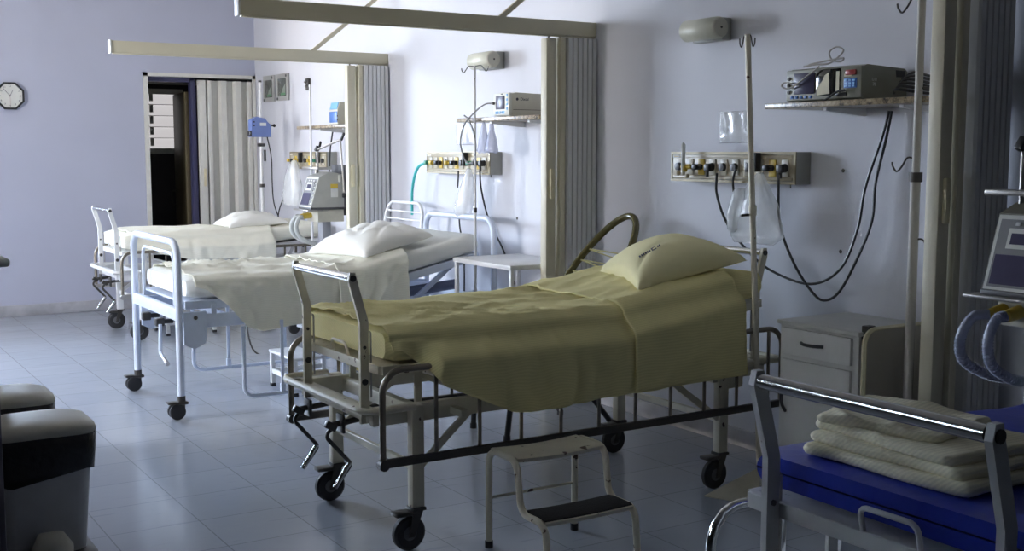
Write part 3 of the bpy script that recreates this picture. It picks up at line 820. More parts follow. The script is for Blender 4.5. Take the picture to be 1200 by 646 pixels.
# ------------------------------------------------------------------ monitors
def wide_monitor():
    t = thing('patient_monitor', 'wide dark patient monitor with blue keypad and coiled lead on top', 'monitor', (3.95, 3.707, 1.7745))
    h = .218; H = .15
    body = [(-.0, .012), (.012, .004), (.27, .004), (.285, .02), (.285, .125), (.27, .138), (.03, H), (0, H-.012)]
    OLV = mat('olive_grey_plastic', (.25, .25, .20), .45)
    MB().prism([(x, z) for x, z in body], 'Y', -h, h).build('case', OLV, t, smooth=30)
    MB().bb((-.008, -h-.002, .006), (.012, h+.002, H-.006), .006).build('front_bezel', OLV, t)
    MB().bb((-.012, .045, .034), (-.006, h-.048, H-.022), .002).build('screen', SCREEN, t)
    MB().bb((-.011, -.105, .022), (-.006, .035, H-.012), .002).build('gloss_panel', BLKGLS, t)
    MB().prism([(.03, .024), (.03, .055), (-.005, .09), (-.015, .11), (-.04, .122), (-.045, .030)], 'X', -.0125, -.0105).build('cream_patch', CREAMH, t, smooth=0)  # reflection on the gloss panel, painted as a cream shape
    MB().bb((-.0125, -.100, .030), (-.0105, -.082, .125)).build('cream_patch', CREAMH, t, smooth=0)  # narrow strip of the same painted reflection
    o = MB().bb((-.0115, -h+.02, .050), (-.0075, -.125, .092), .006).build('keypad', KEYBLUE, t)
    b = MB()
    for i in range(3):
        for j in range(3): b.bb((-.014, -h+.030+i*.022, .055+j*.012), (-.011, -h+.042+i*.022, .062+j*.012))
    b.each('key', SKYBLUE, o)
    MB().bb((-.016, -h+.024, .105), (-.008, -.135, .128), .006).build('alarm_light', RED, t)
    MB().bb((-.0105, -h+.05, .100), (-.0085, -.125, .112)).build('cream_patch', CREAMH, t)
    b = MB()
    for i in range(5): b.bb((-.0115, .060+i*.028, .014), (-.007, .078+i*.028, .027), .002)
    b.each('button', KEYBLUE, t)
    b = MB()
    for i in range(3): b.cyl((-.013, h-.018, .045+i*.03), (-.006, h-.018, .045+i*.03), .008, 10)
    b.each('port', DARKST, t)
    MB().bb((-.013, -.14, .018), (-.006, -.075, .032), .004).build('cable_socket', BLACKP, t)
    MB().prism([(.215, .10), (.265, .10), (.272, .128), (.21, .13)], 'Y', -h-.002, -h+.004).build('vent_recess', BLACKP, t, smooth=0)
    words('UTI\n70', .020, STICK, t, 'sticker_lettering', faceY((.075, -h-.0008, .075)))
    return t
wide_monitor()
def beige_monitor():
    t = thing('patient_monitor', 'small beige patient monitor with square screen on the middle granite shelf', 'monitor', (3.95, 6.42, 1.7745))
    h = .095; H = .155
    MB().prism([(.0, .004), (.30, .004), (.30, .13), (.28, .142), (.04, .150), (0, .138)], 'Y', -h, h).build('case', PLBEIGE, t, smooth=30)
    MB().bb((-.012, -h-.003, .006), (.01, h+.003, .148), .007).build('front_bezel', PLPALE, t)
    MB().bb((-.016, -.045, .045), (-.010, .060, .130), .002).build('screen', SCREEN, t)
    b = MB()
    for i in range(5): b.bb((-.016, -.045+i*.024, .016), (-.011, -.031+i*.024, .034), .002)
    for i in range(4): b.bb((-.016, -.082, .040+i*.028), (-.011, -.066, .056+i*.028), .002)
    b.each('button', SKYBLUE, t)
    MB().bb((-.014, -.025, .138), (-.011, .0, .144)).build('front_mark', INK, t)
    MB().cyl((-.03, h-.012, .085), (-.008, h-.012, .085), .009, 10).build('lead_plug', DARKST, t)
    MB().bb((.02, -h-.002, .040), (.295, -h+.001, .043)).build('case_seam', DARKST, t)
    MB().lathe([(.001, -.001), (.009, -.001), (.009, .001), (.001, .001)], (.05, -h-.001, .108), 'Y', 16).build('logo_mark', INK, t)
    words('Dixtal', .026, INK, t, 'logo_lettering', faceY((.105, -h-.0008, .108)))
    return t
beige_monitor()
def blue_device():
    t = thing('anaesthesia_monitor', 'blue and beige boxed device on the rear granite shelf', 'monitor', (3.95, 9.10, 1.7745))
    MB().prism([(0, .004), (.25, .004), (.25, .11), (.22, .13), (.22, .185), (.09, .19), (.02, .185), (.0, .12)], 'Y', -.085, .085).build('case', PLBEIGE, t, smooth=0)
    MB().bb((-.006, -.078, .018), (.004, .078, .108), .003).build('screen', KEYBLUE, t)
    MB().loft([[(.001, -.07, .126), (.001, .075, .126), (.019, .075, .182), (.019, -.07, .182)], [(-.004, -.07, .128), (-.004, .075, .128), (.014, .075, .184), (.014, -.07, .184)]]).build('light_panel', SKYBLUE, t, smooth=0)
    MB().bb((.10, -.088, .150), (.20, -.083, .178)).build('blue_badge', KEYBLUE, t)
    MB().bb((.08, -.088, .045), (.135, -.084, .058)).bb((.08, -.088, .064), (.135, -.084, .077)).each('vent_plate', STICK, t)
    b = MB()
    for i in range(2): b.cyl((-.010, -.082, .04+i*.03), (0, -.082, .04+i*.03), .005, 8)
    b.each('knob', BLACKP, t)
    return t
blue_device()

# ------------------------------------------------------------------ cables and hoses
def cable(name, pts, r, m, label, cat='cable', group=None, n=8):
    return tag(MB().tube(spline(pts, n), r, 8).build(name, m), label, cat, group)
def pts_x(lst, x0, x1=None):
    k = len(lst)-1
    return [at(px, py, x=x0+((x1 if x1 is not None else x0)-x0)*i/k) for i, (px, py) in enumerate(lst)]
cable('power_cable', pts_x([(840, 203), (840, 228), (852, 262), (876, 294), (905, 318), (950, 333), (985, 315), (1005, 268), (1014, 220), (1034, 160), (1042, 130)], 4.105, 4.20), .0065, BLACKP, 'black cable from the socket beside the flowmeter, looping up to the granite shelf')
cable('power_cable', pts_x([(912, 203), (914, 262), (930, 308), (953, 344), (968, 352), (985, 340), (1006, 300), (1022, 258), (1026, 215), (1038, 165), (1045, 130)], 4.105, 4.215), .0065, BLACKP, 'black cable hanging lowest on the wall below the wide dark monitor')
cable('power_cable', pts_x([(862, 198), (859, 212), (860, 228), (861, 243)], 4.11, 4.14), .006, BLACKP, 'short black lead hanging from the panel just left of the drip pole')
cable('power_cable', [at(562, 192, x=4.11), at(564, 222, x=4.17), at(573, 258, x=4.22), at(590, 294, x=4.235), at(601, 328, x=4.238), at(612, 341, x=4.238), at(625, 336, x=4.238), at(638, 337, x=4.238)], .0065, BLACKP, 'black cable running from the middle service panel down behind the white table')
cable('power_cable', pts_x([(537, 200), (537, 208), (536, 220)], 4.11), .006, BLACKP, 'short black lead hanging from the middle service panel')
cable('power_cable', pts_x([(538, 255), (539, 268), (543, 290), (544, 318), (544, 345)], 4.16), .006, BLACKP, 'black cord dropping behind the head of the blue tube bed')
cable('oxygen_hose', pts_x([(500, 191), (491, 195), (486, 206), (483, 225), (483, 252)], 4.12), .011, TEAL, 'teal hose curving down from the end of the middle service panel', 'hose')
cable('power_cable', pts_x([(391, 148), (389, 160), (387, 175), (386, 195)], 4.14), .007, BLACKP, 'black cable hanging below the rear granite shelf')
cable('power_cable', [at(313, 160, y=10.8), at(318, 185, y=10.85), at(319, 215, y=10.9), at(321, 238, y=10.9), at(327, 256, y=10.9)], .006, BLACKP, 'black cable hanging from the blue infusion pump')
cable('power_cable', [at(331, 235, y=10.9), at(327, 247, y=10.92), at(325, 262, y=10.94)], .006, BLACKP, 'short black cable end below the clear bag in the rear bay')
cable('floor_cable', [(3.05, 8.9, .55), (3.06, 8.85, .3), (3.05, 8.6, .012), (3.3, 8.5, .008), (3.8, 8.5, .008)], .007, BLACKP, 'black cable dropping to the floor beyond the blue tube bed')
cable('sensor_lead', [(3.93, 6.50, 1.86), (3.90, 6.56, 1.855), (3.885, 6.68, 1.80), (3.88, 6.80, 1.72), (3.89, 6.86, 1.60), (3.90, 6.80, 1.48), (3.90, 6.70, 1.50), (3.89, 6.66, 1.62), (3.885, 6.73, 1.75), (3.885, 6.80, 1.79)], .005, mat('grey_lead', (.22, .22, .22), .5), 'grey lead looping from the small beige monitor past its shelf')
# leads lying on the wide monitor and bundle beside it
c = [at(px, py, x=4.05) for px, py in [(942, 78), (955, 76), (972, 74), (985, 64), (988, 58), (980, 55), (972, 61), (975, 70), (985, 72), (988, 68), (975, 70), (960, 73), (948, 76)]]
cable('sensor_lead', c, .004, GREYST, 'thin coiled lead lying on top of the wide dark monitor')
cable('sensor_lead', [at(px, py, x=3.925) for px, py in [(960, 78), (945, 90), (930, 101), (922, 104), (916, 101), (920, 97), (930, 99), (936, 101)]], .004, GREYST, 'thin grey lead draped over the screen of the wide dark monitor')
cable('sensor_lead', [at(px, py, x=3.925) for px, py in [(990, 106), (982, 107), (974, 112), (965, 119)]], .005, BLACKP, 'black lead plugged into the front of the wide dark monitor')
for k in range(6):
    rr = random.Random(k); y0 = 3.42
    p = [(4.06+.02*k*.5, y0-.01, 1.80+.012*k), (4.0+.02*k, y0-.08, 1.80+.015*k+.01), (4.06, y0-.20, 1.79+.014*k), (4.02+.015*k, y0-.28, 1.80+.01*k), (4.12, y0-.30, 1.795)]
    cable('cable_bundle', p, .006, BLACKP, 'black cable in the bundle heaped beside the wide dark monitor', 'cable', 'cables heaped on the near granite shelf')

# ------------------------------------------------------------------ drip poles
def hook(mb, p, dx, dy, s=1.):
    p = Vector(p); d = Vector((dx, dy, 0))
    mb.tube(spline([p, p+d*.5*s+Vector((0, 0, .004)), p+d*.75*s+Vector((0, 0, -.03*s)), p+d*.95*s+Vector((0, 0, -.05*s)), p+d*1.2*s+Vector((0, 0, -.035*s)), p+d*1.25*s+Vector((0, 0, -.008*s))], 5), .003, 6)
t = thing('drip_pole', 'chipped cream drip pole on a low triangular plate between the cream bed and the cabinet', 'drip pole', (3.735, 3.83, 0), 0, 'drip poles in the ward')
tipp = at(876, 40, y=3.86)-Vector((3.735, 3.83, 0))
MB().tube([(0, 0, .05), (0, 0, .10), tuple(tipp*.52+Vector((0, 0, .06))), tuple(tipp)], .0135, 12).build('pole', CREAMP, t)
MB().cyl(tuple(tipp*.595+Vector((0, 0, .04))), tuple(tipp*.60+Vector((0, 0, .075))), .019, 10).build('collar', CREAMP, t)
MB().cyl(tuple(tipp*.595+Vector((-.05, .02, .04))), tuple(tipp*.595+Vector((0, 0, .045))), .006, 8).build('clamp_screw', DARKST, t)
A, B, Cc = (-.265, .075, .004), (-.155, -.165, .004), (.20, .10, .004)
b = MB(); ap = b.bm.verts.new((0, 0, .115)); q = [b.bm.verts.new(p) for p in (A, B, Cc)]; q2 = [b.bm.verts.new((p[0], p[1], 0)) for p in (A, B, Cc)]
for i in range(3):
    b.bm.faces.new((ap, q[i], q[(i+1) % 3])); b.bm.faces.new((q[i], q2[i], q2[(i+1) % 3], q[(i+1) % 3]))
b.bm.faces.new(q2[::-1]); b.build('base_plate', CREAMP, t, smooth=0)
hk = MB(); hook(hk, tipp+Vector((0, 0, -.01)), -.012, .03, .9); hook(hk, tipp+Vector((0, 0, -.01)), .012, -.03, .9); hk.each('hook', DARKST, t)

def plain_pole(x, y, z1, r, label, m, foot=.10, hooks=True, lean=(0, 0)):
    t = thing('drip_pole', label, 'drip pole', (x, y, 0), 0, 'drip poles in the ward')
    MB().tube([(0, 0, .03), (0, 0, z1*.55)], r*1.25, 12).build('lower_pole', m, t)
    MB().tube([(0, 0, z1*.5), (lean[0], lean[1], z1)], r, 12).build('upper_pole', m, t)
    MB().cyl((0, 0, z1*.545), (0, 0, z1*.56), r*1.7, 12).build('collar', DARKST, t)
    MB().lathe([(foot, 0), (foot, .008), (foot*.4, .03), (r*1.4, .045)], (0, 0, 0), 'Z', 24).build('base_plate', m, t)
    return t
t = plain_pole(3.90, 6.685, 2.11, .0075, 'thin white drip pole with curled hooks between the blue tube bed and the white table', GREYP, .028)
hk = MB()
hk.tube(spline([(0, 0, 2.105), (-.01, .06, 2.108), (-.015, .085, 2.09), (-.02, .11, 2.07), (-.02, .135, 2.085), (-.02, .14, 2.10)], 5), .0035, 6)
hk.tube(spline([(0, 0, 2.105), (.01, -.06, 2.108), (.015, -.085, 2.09), (.02, -.11, 2.07), (.02, -.135, 2.085), (.02, -.14, 2.10)], 5), .0035, 6)
hk.each('hook', DARKST, t)
t = plain_pole(3.915, 3.165, 2.62, .016, 'pale drip pole with side hooks standing against the shadowed folding partition', mat('pale_pole_paint', (.44, .42, .38), .45), .09)
hk = MB()
for z, s in ((2.16, 1), (1.80, -1), (1.52, 1), (1.19, -1)):
    hk.tube(spline([(0, 0, z), (-.01*s, .035*s, z+.006), (-.02*s, .055*s, z-.03), (-.02*s, .08*s, z-.05), (-.02*s, .10*s, z-.03), (-.02*s, .105*s, z-.012)], 5), .004, 6)
hk.each('hook', DARKST, t)
t = plain_pole(3.955, 10.85, 2.22, .014, 'white pole carrying the blue infusion pump beside the rear doorway', WHITEP, .12)
MB().cyl((0, 0, 2.21), (0, 0, 2.228), .016, 10).build('pole_cap', BLACKP, t)
MB().bb((-.03, -.03, 1.60), (.03, .03, 1.63), .006).bb((.01, -.05, 1.46), (.03, -.03, 1.57), .004).build('clamp', BLACKP, t)
t = plain_pole(3.895, 9.47, 2.12, .009, 'thin white drip pole behind the rear ventilator', WHITEP, .05)
# infusion pump clamped to the rear pole
t = thing('infusion_pump', 'blue infusion pump clamped to the white pole in the rear bay', 'infusion pump', (3.955, 10.85, 1.69))
MB().prism([(-.13, .0), (.06, .0), (.06, .115), (.03, .14), (.0, .175), (-.08, .19), (-.13, .16)], 'Y', -.115, -.018).build('case', PLBLUE, t, smooth=0)
MB().bb((-.05, -.119, .105), (.01, -.114, .135)).build('label', STICK, t)
o = MB().bb((-.145, -.11, .01), (-.13, -.03, .06), .004).build('pump_head', BLACKP, t); MB().cyl((-.152, -.09, .035), (-.14, -.09, .035), .018, 12).build('rotor', CHROME, o)
b = MB()
for z in (.10, .135): b.bb((-.12, -.119, z), (-.10, -.114, z+.014), .003)
b.each('button', INK, t)
MB().cyl((.06, -.07, .11), (.10, -.07, .11), .007, 8).ball((.108, -.07, .11), .016).build('clamp_knob', BLACKP, t)

# ------------------------------------------------------------------ ventilators
def ventilator(loc, label, hosem, casem):
    t = thing('ventilator', label, 'ventilator', loc, 0, 'lung ventilators')
    h = .13
    MB().bb((-.035, -.05, .12), (.045, .05, 1.0), .008).build('column', mat('column_grey', (.30, .31, .34), .45), t)
    f = MB().bb((-.24, -.24, .10), (.24, -.17, .14), .012).bb((-.24, .17, .10), (.24, .24, .14), .012).bb((-.05, -.2, .10), (.06, .2, .14), .01)
    f.build('base', PLGREY, t)
    for x in (-.2, .2):
        for y in (-.205, .205):
            o = MB().bb((x-.02, y-.012, .075), (x+.02, y+.012, .11), .004).build('caster', BLACKP, t)
            MB().lathe([(.001, -.011), (.042, -.011), (.05, -.004), (.05, .004), (.042, .011), (.001, .011)], (x, y, .05), 'Y', 20).build('wheel', RUBBER, o)
    MB().prism([(-.165, 1.09), (.13, 1.09), (.13, 1.36), (.02, 1.385), (-.085, 1.345)], 'Y', -h, h).build('case', casem, t, smooth=0)
    MB().prism([(.125, 1.02), (.175, 1.02), (.175, 1.44), (.125, 1.44)], 'Y', -h+.02, h-.02).build('back_plate', PLDARK, t, smooth=0)
    def fr(y0, y1, a0, a1, th):   # a slab lying on the slanted front, a along the slope 0..1
        P = lambda a, o: (-.165+.08*a-o*.955, 1.09+.255*a-o*.30)
        lo = []
        for o_ in (0, th):
            q0 = P(a0, o_); q1 = P(a1, o_)
            lo.append([(q0[0], y0, q0[1]), (q0[0], y1, q0[1]), (q1[0], y1, q1[1]), (q1[0], y0, q1[1])])
        return lo
    MB().loft(fr(-h+.004, h-.004, .02, .98, .004)).build('front_panel', PLPALE, t, smooth=0)
    MB().loft(fr(-h+.016, h-.016, .06, .93, .0055)).build('inner_panel', mat('front_grey', (.20, .20, .20), .4), t, smooth=0)
    o = MB().loft(fr(-.03, .075, .56, .82, .008)).build('upper_display', PLPALE, t, smooth=0)
    MB().loft(fr(-.02, .062, .62, .76, .010)).build('display_glass', SCREEN, o, smooth=0)
    MB().loft(fr(-.06, .105, .10, .48, .009)).build('screen', SCREEN, t, smooth=0)
    for k in range(6):
        MB().loft(fr(-.112, -.100, .12+k*.13, .17+k*.13, .010)).build('button', PLPALE, t, smooth=0)
    for k in range(5):
        MB().loft(fr(-.088, -.076, .55+k*.07, .58+k*.07, .010)).build('button', DARKST, t, smooth=0)
    for k in range(3):
        MB().loft(fr(-.06+k*.05, -.045+k*.05, .86, .90, .010)).build('button', STICK, t, smooth=0)
    MB().bb((-.17, -h-.004, 1.075), (.16, h+.004, 1.092), .004).build('lower_rim', PLDARK, t)
    MB().bb((-.20, -h-.01, 1.062), (-.06, h+.05, 1.074), .004).build('front_tray', GREYST, t)
    MB().prism([(-.10, .97), (.13, .97), (.13, 1.07), (-.10, 1.07)], 'Y', -h+.01, h-.02).build('lower_unit', PLBEIGE, t, smooth=0)
    MB().bb((.01, -h-.003, 1.25), (.075, -h+.002, 1.285)).build('warning_label', YELLOW, t)
    MB().bb((.012, -h-.003, 1.175), (.075, -h+.002, 1.245)).build('label', STICK, t)
    MB().bb((.075, -h-.02, 1.30), (.10, -h, 1.36), .008).build('side_handle', PLPALE, t)
    v = MB()
    for y in (.09, .03): v.cyl((-.10, y, 1.02), (-.17, y, 1.01), .024, 12, .02)
    v.each('gas_port', YELLOW, t)
    for k, (y, dy) in enumerate(((.09, .14), (.03, .05))):
        P = spline([(-.17, y, 1.01), (-.20, y+dy*.3, 1.0), (-.225, y+dy*.5, .93), (-.20, y+dy*.55, .85), (-.13, y+dy*.3, .80), (-.06, y+dy*.1, .78)], 14)
        hb = MB(); n = len(P)
        hb.tube(P, .017, 10); 
        for i in range(1, n-1, 2): hb.tube([P[i]+(P[i+1]-P[i])*.0, P[i]+(P[i+1]-P[i])*.45], .0195, 10)
        hb.build('breathing_hose', hosem, t)
    # top rail and jointed hose arm
    MB().cyl((-.06, .0, 1.37), (-.06, .0, 1.42), .014, 10).bb((-.12, -.17, 1.405), (-.03, .17, 1.424), .005).build('top_rail', GREYST, t)
    MB().tube([(.0, .11, 1.37), (.0, .11, 1.57)], .009, 10).build('arm_post', GREYST, t)
    o = MB().tube([(.0, .11, 1.57), (.10, -.14, 1.65)], .010, 10).tube([(.10, -.14, 1.65), (.12, -.16, 1.20)], .008, 10).build('hose_arm', GREYST, t)
    MB().box((.0, .115, 1.575), (.035, .035, .05), (.3, .4, 0), .008).box((.02, .10, 1.61), (.018, .018, .07), (-.6, .5, 0), .006).box((.11, -.165, 1.675), (.02, .02, .07), (.5, .2, 0), .006).each('arm_clamp', BLACKP, o)
    MB().bb((.10, -.19, 1.17), (.14, -.15, 1.21), .008).build('hose_clip', BLACKP, o)
    return t
ventilator((3.875, 9.17, 0), 'grey ventilator on a column in the rear bay, lit by the window', HOSE, PLGREY)
ventilator((3.575, 2.34, 0), 'shade-toned ventilator cut by the right picture edge beyond the blue mattress', HOSESH, mat('shaded_olive_case', (.17, .16, .12), .45))  # same model as the rear one, shade put into case and hose colours

# ------------------------------------------------------------------ bedside cabinet
t = thing('bedside_cabinet', 'white bedside cabinet with black handles and a folded side table', 'cabinet', (3.78, 3.54, 0))
MB().bb((.004, -.225, .05), (.43, .225, .785), .002).build('carcass', WOODL, t)
MB().bb((-.012, -.236, .785), (.44, .236, .803), .003).build('top', WOODL, t)
for y in (-.19, .19): MB().bb((.04, y-.02, 0), (.08, y+.02, .052)).bb((.36, y-.02, 0), (.40, y+.02, .052)).each('foot', BLACKP, t)
def bow(p, d, L, m, par, nm='handle'):
    p = Vector(p); d = Vector(d)
    return MB().tube(spline([p-d*L/2, p-d*L*.25+Vector((-.022, 0, 0)), p+Vector((-.028, 0, 0)), p+d*L*.25+Vector((-.022, 0, 0)), p+d*L/2], 5), .0075, 8).build(nm, m, par)
o = MB().bb((-.012, -.192, .655), (.006, .205, .772), .003).build('drawer', WOODL, t); bow((-.012, .02, .715), (0, 1, .0), .13, BLACKP, o)
o = MB().bb((-.012, -.192, .07), (.006, .205, .632), .003).build('door', WOODL, t); bow((-.012, .17, .46), (0, 0, 1), .13, BLACKP, o)
fl = [(x, z) for x, z in rrect(.46, .66, .06, 6)]
MB().prism([(x+.215, z+.485) for x, z in fl], 'Y', -.285, -.262).build('folded_table', FLAPM, t, smooth=20)
MB().tube([(x+.215, -.2735, z+.485) for x, z in rrect(.464, .664, .062, 6)], .0125, 6, closed=True).build('table_edge', CREAMH, t)
MB().bb((.015, -.262, .74), (.06, -.225, .83), .004).build('hinge_bracket', BLACKP, t)

# ------------------------------------------------------------------ chairs
t = thing('string_chair', 'olive round-backed string chair leaning at the wall behind the cream crank bed', 'chair', (3.55, 5.30, 0))
bs = Vector((-.03, 0, .45)); up = Vector((.63, 0, .777)).normalized(); LL = .945
def hoop(s_, sg):
    w = .225*math.sqrt(max(0, 1-max(0, (s_-.42)/(LL-.42))**2)) if s_ > .42 else .225-.03*(1-s_/.42)
    p = bs+up*s_; return Vector((p.x, sg*w, p.z))
ss = [LL*math.sin(PI/2*k/26)**1. for k in range(27)]
ring = [hoop(s_, 1) for s_ in ss]+[hoop(s_, -1) for s_ in reversed(ss[:-1])]
MB().tube(ring, .020, 12).build('back_hoop', OLIVE, t)
st = MB()
for k in range(8):
    s0 = .10+k*.078; st.tube([hoop(s0+.05, 1), hoop(s0+.04, -1)], .0045, 6); st.tube([hoop(s0+.05, 1), hoop(s0-.005, -1)], .0045, 6)
st.each('back_string', STRING, t)
seat = [(-.03, .20, .45), (-.12, .23, .43), (-.35, .22, .42), (-.42, .14, .425), (-.42, -.14, .425), (-.35, -.22, .42), (-.12, -.23, .43), (-.03, -.20, .45)]
MB().tube(fillet(seat, .08, 5, closed=True), .020, 12, closed=True).build('seat_ring', OLIVE, t)
st = MB()
for k in range(12):
    x = -.06-k*.03; st.tube([(x, .215, .435), (x-.01, -.215, .435)], .0035, 6)
st.each('seat_string', STRING, t)
for x, y, tx, ty in ((-.34, -.2, -.30, -.06), (-.34, .2, -.30, .30-.0), (.0, -.18, .40, -.05), (.0, .18, .30, .31)):
    MB().tube([(x, y, .42), (tx, ty, .02)], .016, 10).build('leg', BLACKP, t)
    MB().cyl((tx, ty, 0), (tx, ty, .03), .019, 10).build('leg_cap', RUBBER, t)

t = thing('tube_chair', 'white tubular chair with slatted back behind the white pillow', 'chair', (4.0, 8.14, 0))
MB().tube(fillet([(.02, .31, .42), (.12, .31, 1.16), (.12, -.31, 1.16), (.02, -.31, .42)], .12, 8), .013, 10).build('back_frame', WHITEP, t)
s_ = MB()
for z in (.70, .82, .94, 1.03, 1.09): s_.tube([(.02+.1*(z-.42)/.74, .31, z), (.02+.1*(z-.42)/.74, -.31, z)], .007, 8)
s_.each('back_slat', WHITEP, t)
MB().bb((-.42, -.29, .42), (.03, .29, .45), .012).build('seat', WHITEP, t)
for x, y in ((-.40, -.28), (-.40, .28), (.05, -.28), (.05, .28)): MB().tube([(x, y, .43), (x, y, .0)], .013, 10).build('leg', WHITEP, t)

# ------------------------------------------------------------------ step stools
t = thing('step_stool', 'chipped cream two-step stool with a black tread beside the cream crank bed', 'step stool', (2.50, 3.63, 0))
for s in (-1, 1):
    x = s*.205
    MB().tube(fillet([(x, .205, .012), (x, .205, .395), (x, .0, .395), (x, -.03, .20), (x, -.195, .20), (x, -.215, .012)], .055, 6), .0135, 12).build('side_frame', CREAMP, t)
    for y in (.205, -.215): MB().cyl((x, y, 0), (x, y, .028), .0165, 10).build('rubber_foot', RUBBER, t)
def tread(y0, y1, z, m, par, nm, sag=.008, ex=0):
    L = []
    for k in range(9):
        x = -.20+.40*k/8; q = -sag*math.sin(PI*k/8)
        L.append([(x, y0, z+q-.012), (x, y0-.004, z+q+.002), (x, y0+.01, z+q+.006), (x, y1-.01, z+q+.006), (x, y1, z+q), (x, y1, z+q-.012)])
    return MB().loft(L).build(nm, m, par, smooth=30)
tread(.005, .20, .398, CREAMP, t, 'upper_step')
o = tread(-.19, -.03, .203, CREAMP, t, 'lower_step', .004); tread(-.182, -.035, .2085, MAROON, o, 'black_mat', .004)
MB().cyl((-.205, .205, .20), (.205, .205, .20), .006, 8).build('cross_rod', CREAMP, t)
def square_stool(loc, rz, label, h=.40):
    t = thing('step_stool', label, 'step stool', loc, rz, 'white step stools under the beds')
    for x, y in ((-.18, -.20), (.18, -.20), (-.18, .20), (.18, .20)):
        MB().bb((x-.014, y-.014, .012), (x+.014, y+.014, h if x > 0 else h*.62), .002).build('leg', WHITEP, t)
        MB().bb((x-.016, y-.016, 0), (x+.016, y+.016, .022), .002).build('rubber_foot', RUBBER, t)
    MB().bb((.0, -.22, h-.02), (.20, .22, h), .006).build('upper_step', WHITEP, t)
    MB().bb((-.20, -.22, h*.62-.02), (.01, .22, h*.62), .006).build('lower_step', WHITEP, t)
    for s in (-1, 1): MB().bb((-.18, s*.2-.01, .09), (.18, s*.2+.01, .12), .002).build('stretcher', WHITEP, t)
    MB().bb((-.19, -.2, .09), (-.17, .2, .12), .002).build('stretcher', WHITEP, t)
    return t
square_stool((2.90, 7.14, 0), 0, 'white step stool on square legs under the pale blue tube bed')
square_stool((2.93, 10.02, 0), PI/2, 'white step stool under the rear bed by the doorway', .30)

# ------------------------------------------------------------------ white side table
t = thing('side_table', 'white metal side table against the wall beyond the cream partition post', 'table', (3.955, 6.28, 0))
MB().bb((-.255, -.355, .838), (.255, .355, .868), .004).build('table_top', WHITEP, t)
for x in (-.235, .235):
    for y in (-.335, .335): MB().bb((x-.012, y-.012, 0), (x+.012, y+.012, .84), .002).build('leg', WHITEP, t)
for y in (-.335, .335): MB().bb((-.235, y-.008, .20), (.235, y+.008, .225), .002).build('stretcher', WHITEP, t)

# ------------------------------------------------------------------ pedal bins
def rr_loop(w, d, r, z, cx=0, cy=0, n=5): return [(x+cx, y+cy, z) for x, y in rrect(w, d, r, n)]
def bin_(loc, label, rz=0.):
    t = thing('pedal_bin', label, 'bin', loc, rz, 'pedal bins beside the tall cart')
    MB().loft([rr_loop(.29, .26, .05, .03), rr_loop(.30, .27, .05, .10), rr_loop(.35, .33, .06, .484), rr_loop(.36, .34, .06, .498)]).build('body', BINW, t)
    MB().loft([rr_loop(.36, .32, .06, 0, 0, -.01), rr_loop(.36, .34, .06, .03, 0, -.01), rr_loop(.31, .28, .05, .045)]).build('base', BLACKP, t)
    L = []
    for z, k in ((.30, 0), (.36, .3), (.43, .6), (.50, 1.)):
        lp = []
        for x, y, _ in rr_loop(.352+.018*k+.006, .332+.018*k+.006, .06, z):
            a = math.atan2(y, x); zz = z
            if k == 0: zz = .395-.095*max(0, 1-abs(a+PI/2+.25)/1.15)+.010*math.sin(9*a)
            elif k < 1: zz = z+.01*math.sin(5*a+k)
            w_ = 1+.022*fbm((x, y, z), (14, 14, 14), 2)
            lp.append((x*w_, y*w_, max(zz, .29+.03*k)))
        L.append(lp)
    MB().loft(L, cap=False).build('bin_liner', BAGB, t, smooth=60, solid=.002)
    MB().loft([rr_loop(.375, .355, .07, .498), rr_loop(.385, .365, .075, .510), rr_loop(.375, .355, .08, .527), rr_loop(.29, .27, .08, .544), rr_loop(.14, .13, .05, .550)]).build('lid', LIDC, t, smooth=60)
    MB().loft([[(.005+.075*math.cos(a), -.185+.05*math.sin(a)*(1 if math.sin(a) < 0 else .6), z) for a in [2*PI*k/20 for k in range(20)]] if z < .1 else [(.005+.045*math.cos(a), -.16+.03*math.sin(a), z) for a in [2*PI*k/20 for k in range(20)]] for z in (.0, .05, .09, .135)]).build('pedal_housing', LIDC, t, smooth=60)
    MB().bb((.06, -.235, .025), (.15, -.165, .045), .01).build('pedal', BLACKP, t)
    return t
bin_((.785, 4.66, .0), 'grey pedal bin with black liner and cream lid, beside the tall cart')
bin_((.755, 5.27, 0), 'cream lidded pedal bin half hidden behind the nearer bin')

# ------------------------------------------------------------------ tall cart at the left edge
t = thing('medicine_cart', 'tall dark-sided cart with a white top at the left picture edge', 'cart', (.343, 4.2, 0))
MB().bb((-.22, -.19, .10), (.225, .19, 1.18), .006).build('body', mat('plum_grey_laminate', (.12, .11, .15), .5), t)
MB().bb((-.25, -.215, 1.185), (.272, .215, 1.212), .012, 3).build('top', WHITEP, t)
MB().bb((-.21, -.18, 1.165), (.24, .18, 1.186)).build('top_rim', GREYP, t)
for k in range(4):
    o = MB().bb((-.20, -.20, .14+k*.26), (.205, -.188, .38+k*.26), .004).build('drawer', mat('plum_drawer', (.16, .15, .20), .45), t)
    MB().bb((-.08, -.215, .32+k*.26), (.08, -.2, .335+k*.26), .004).build('handle', CHROME, o)
for x in (-.18, .18):
    for y in (-.15, .15):
        o = MB().bb((x-.02, y-.012, .07), (x+.02, y+.012, .10), .003).build('caster', BLACKP, t); MB().lathe([(.001, -.011), (.036, -.011), (.042, -.004), (.042, .004), (.036, .011), (.001, .011)], (x, y, .042), 'Y', 18).build('wheel', RUBBER, o)

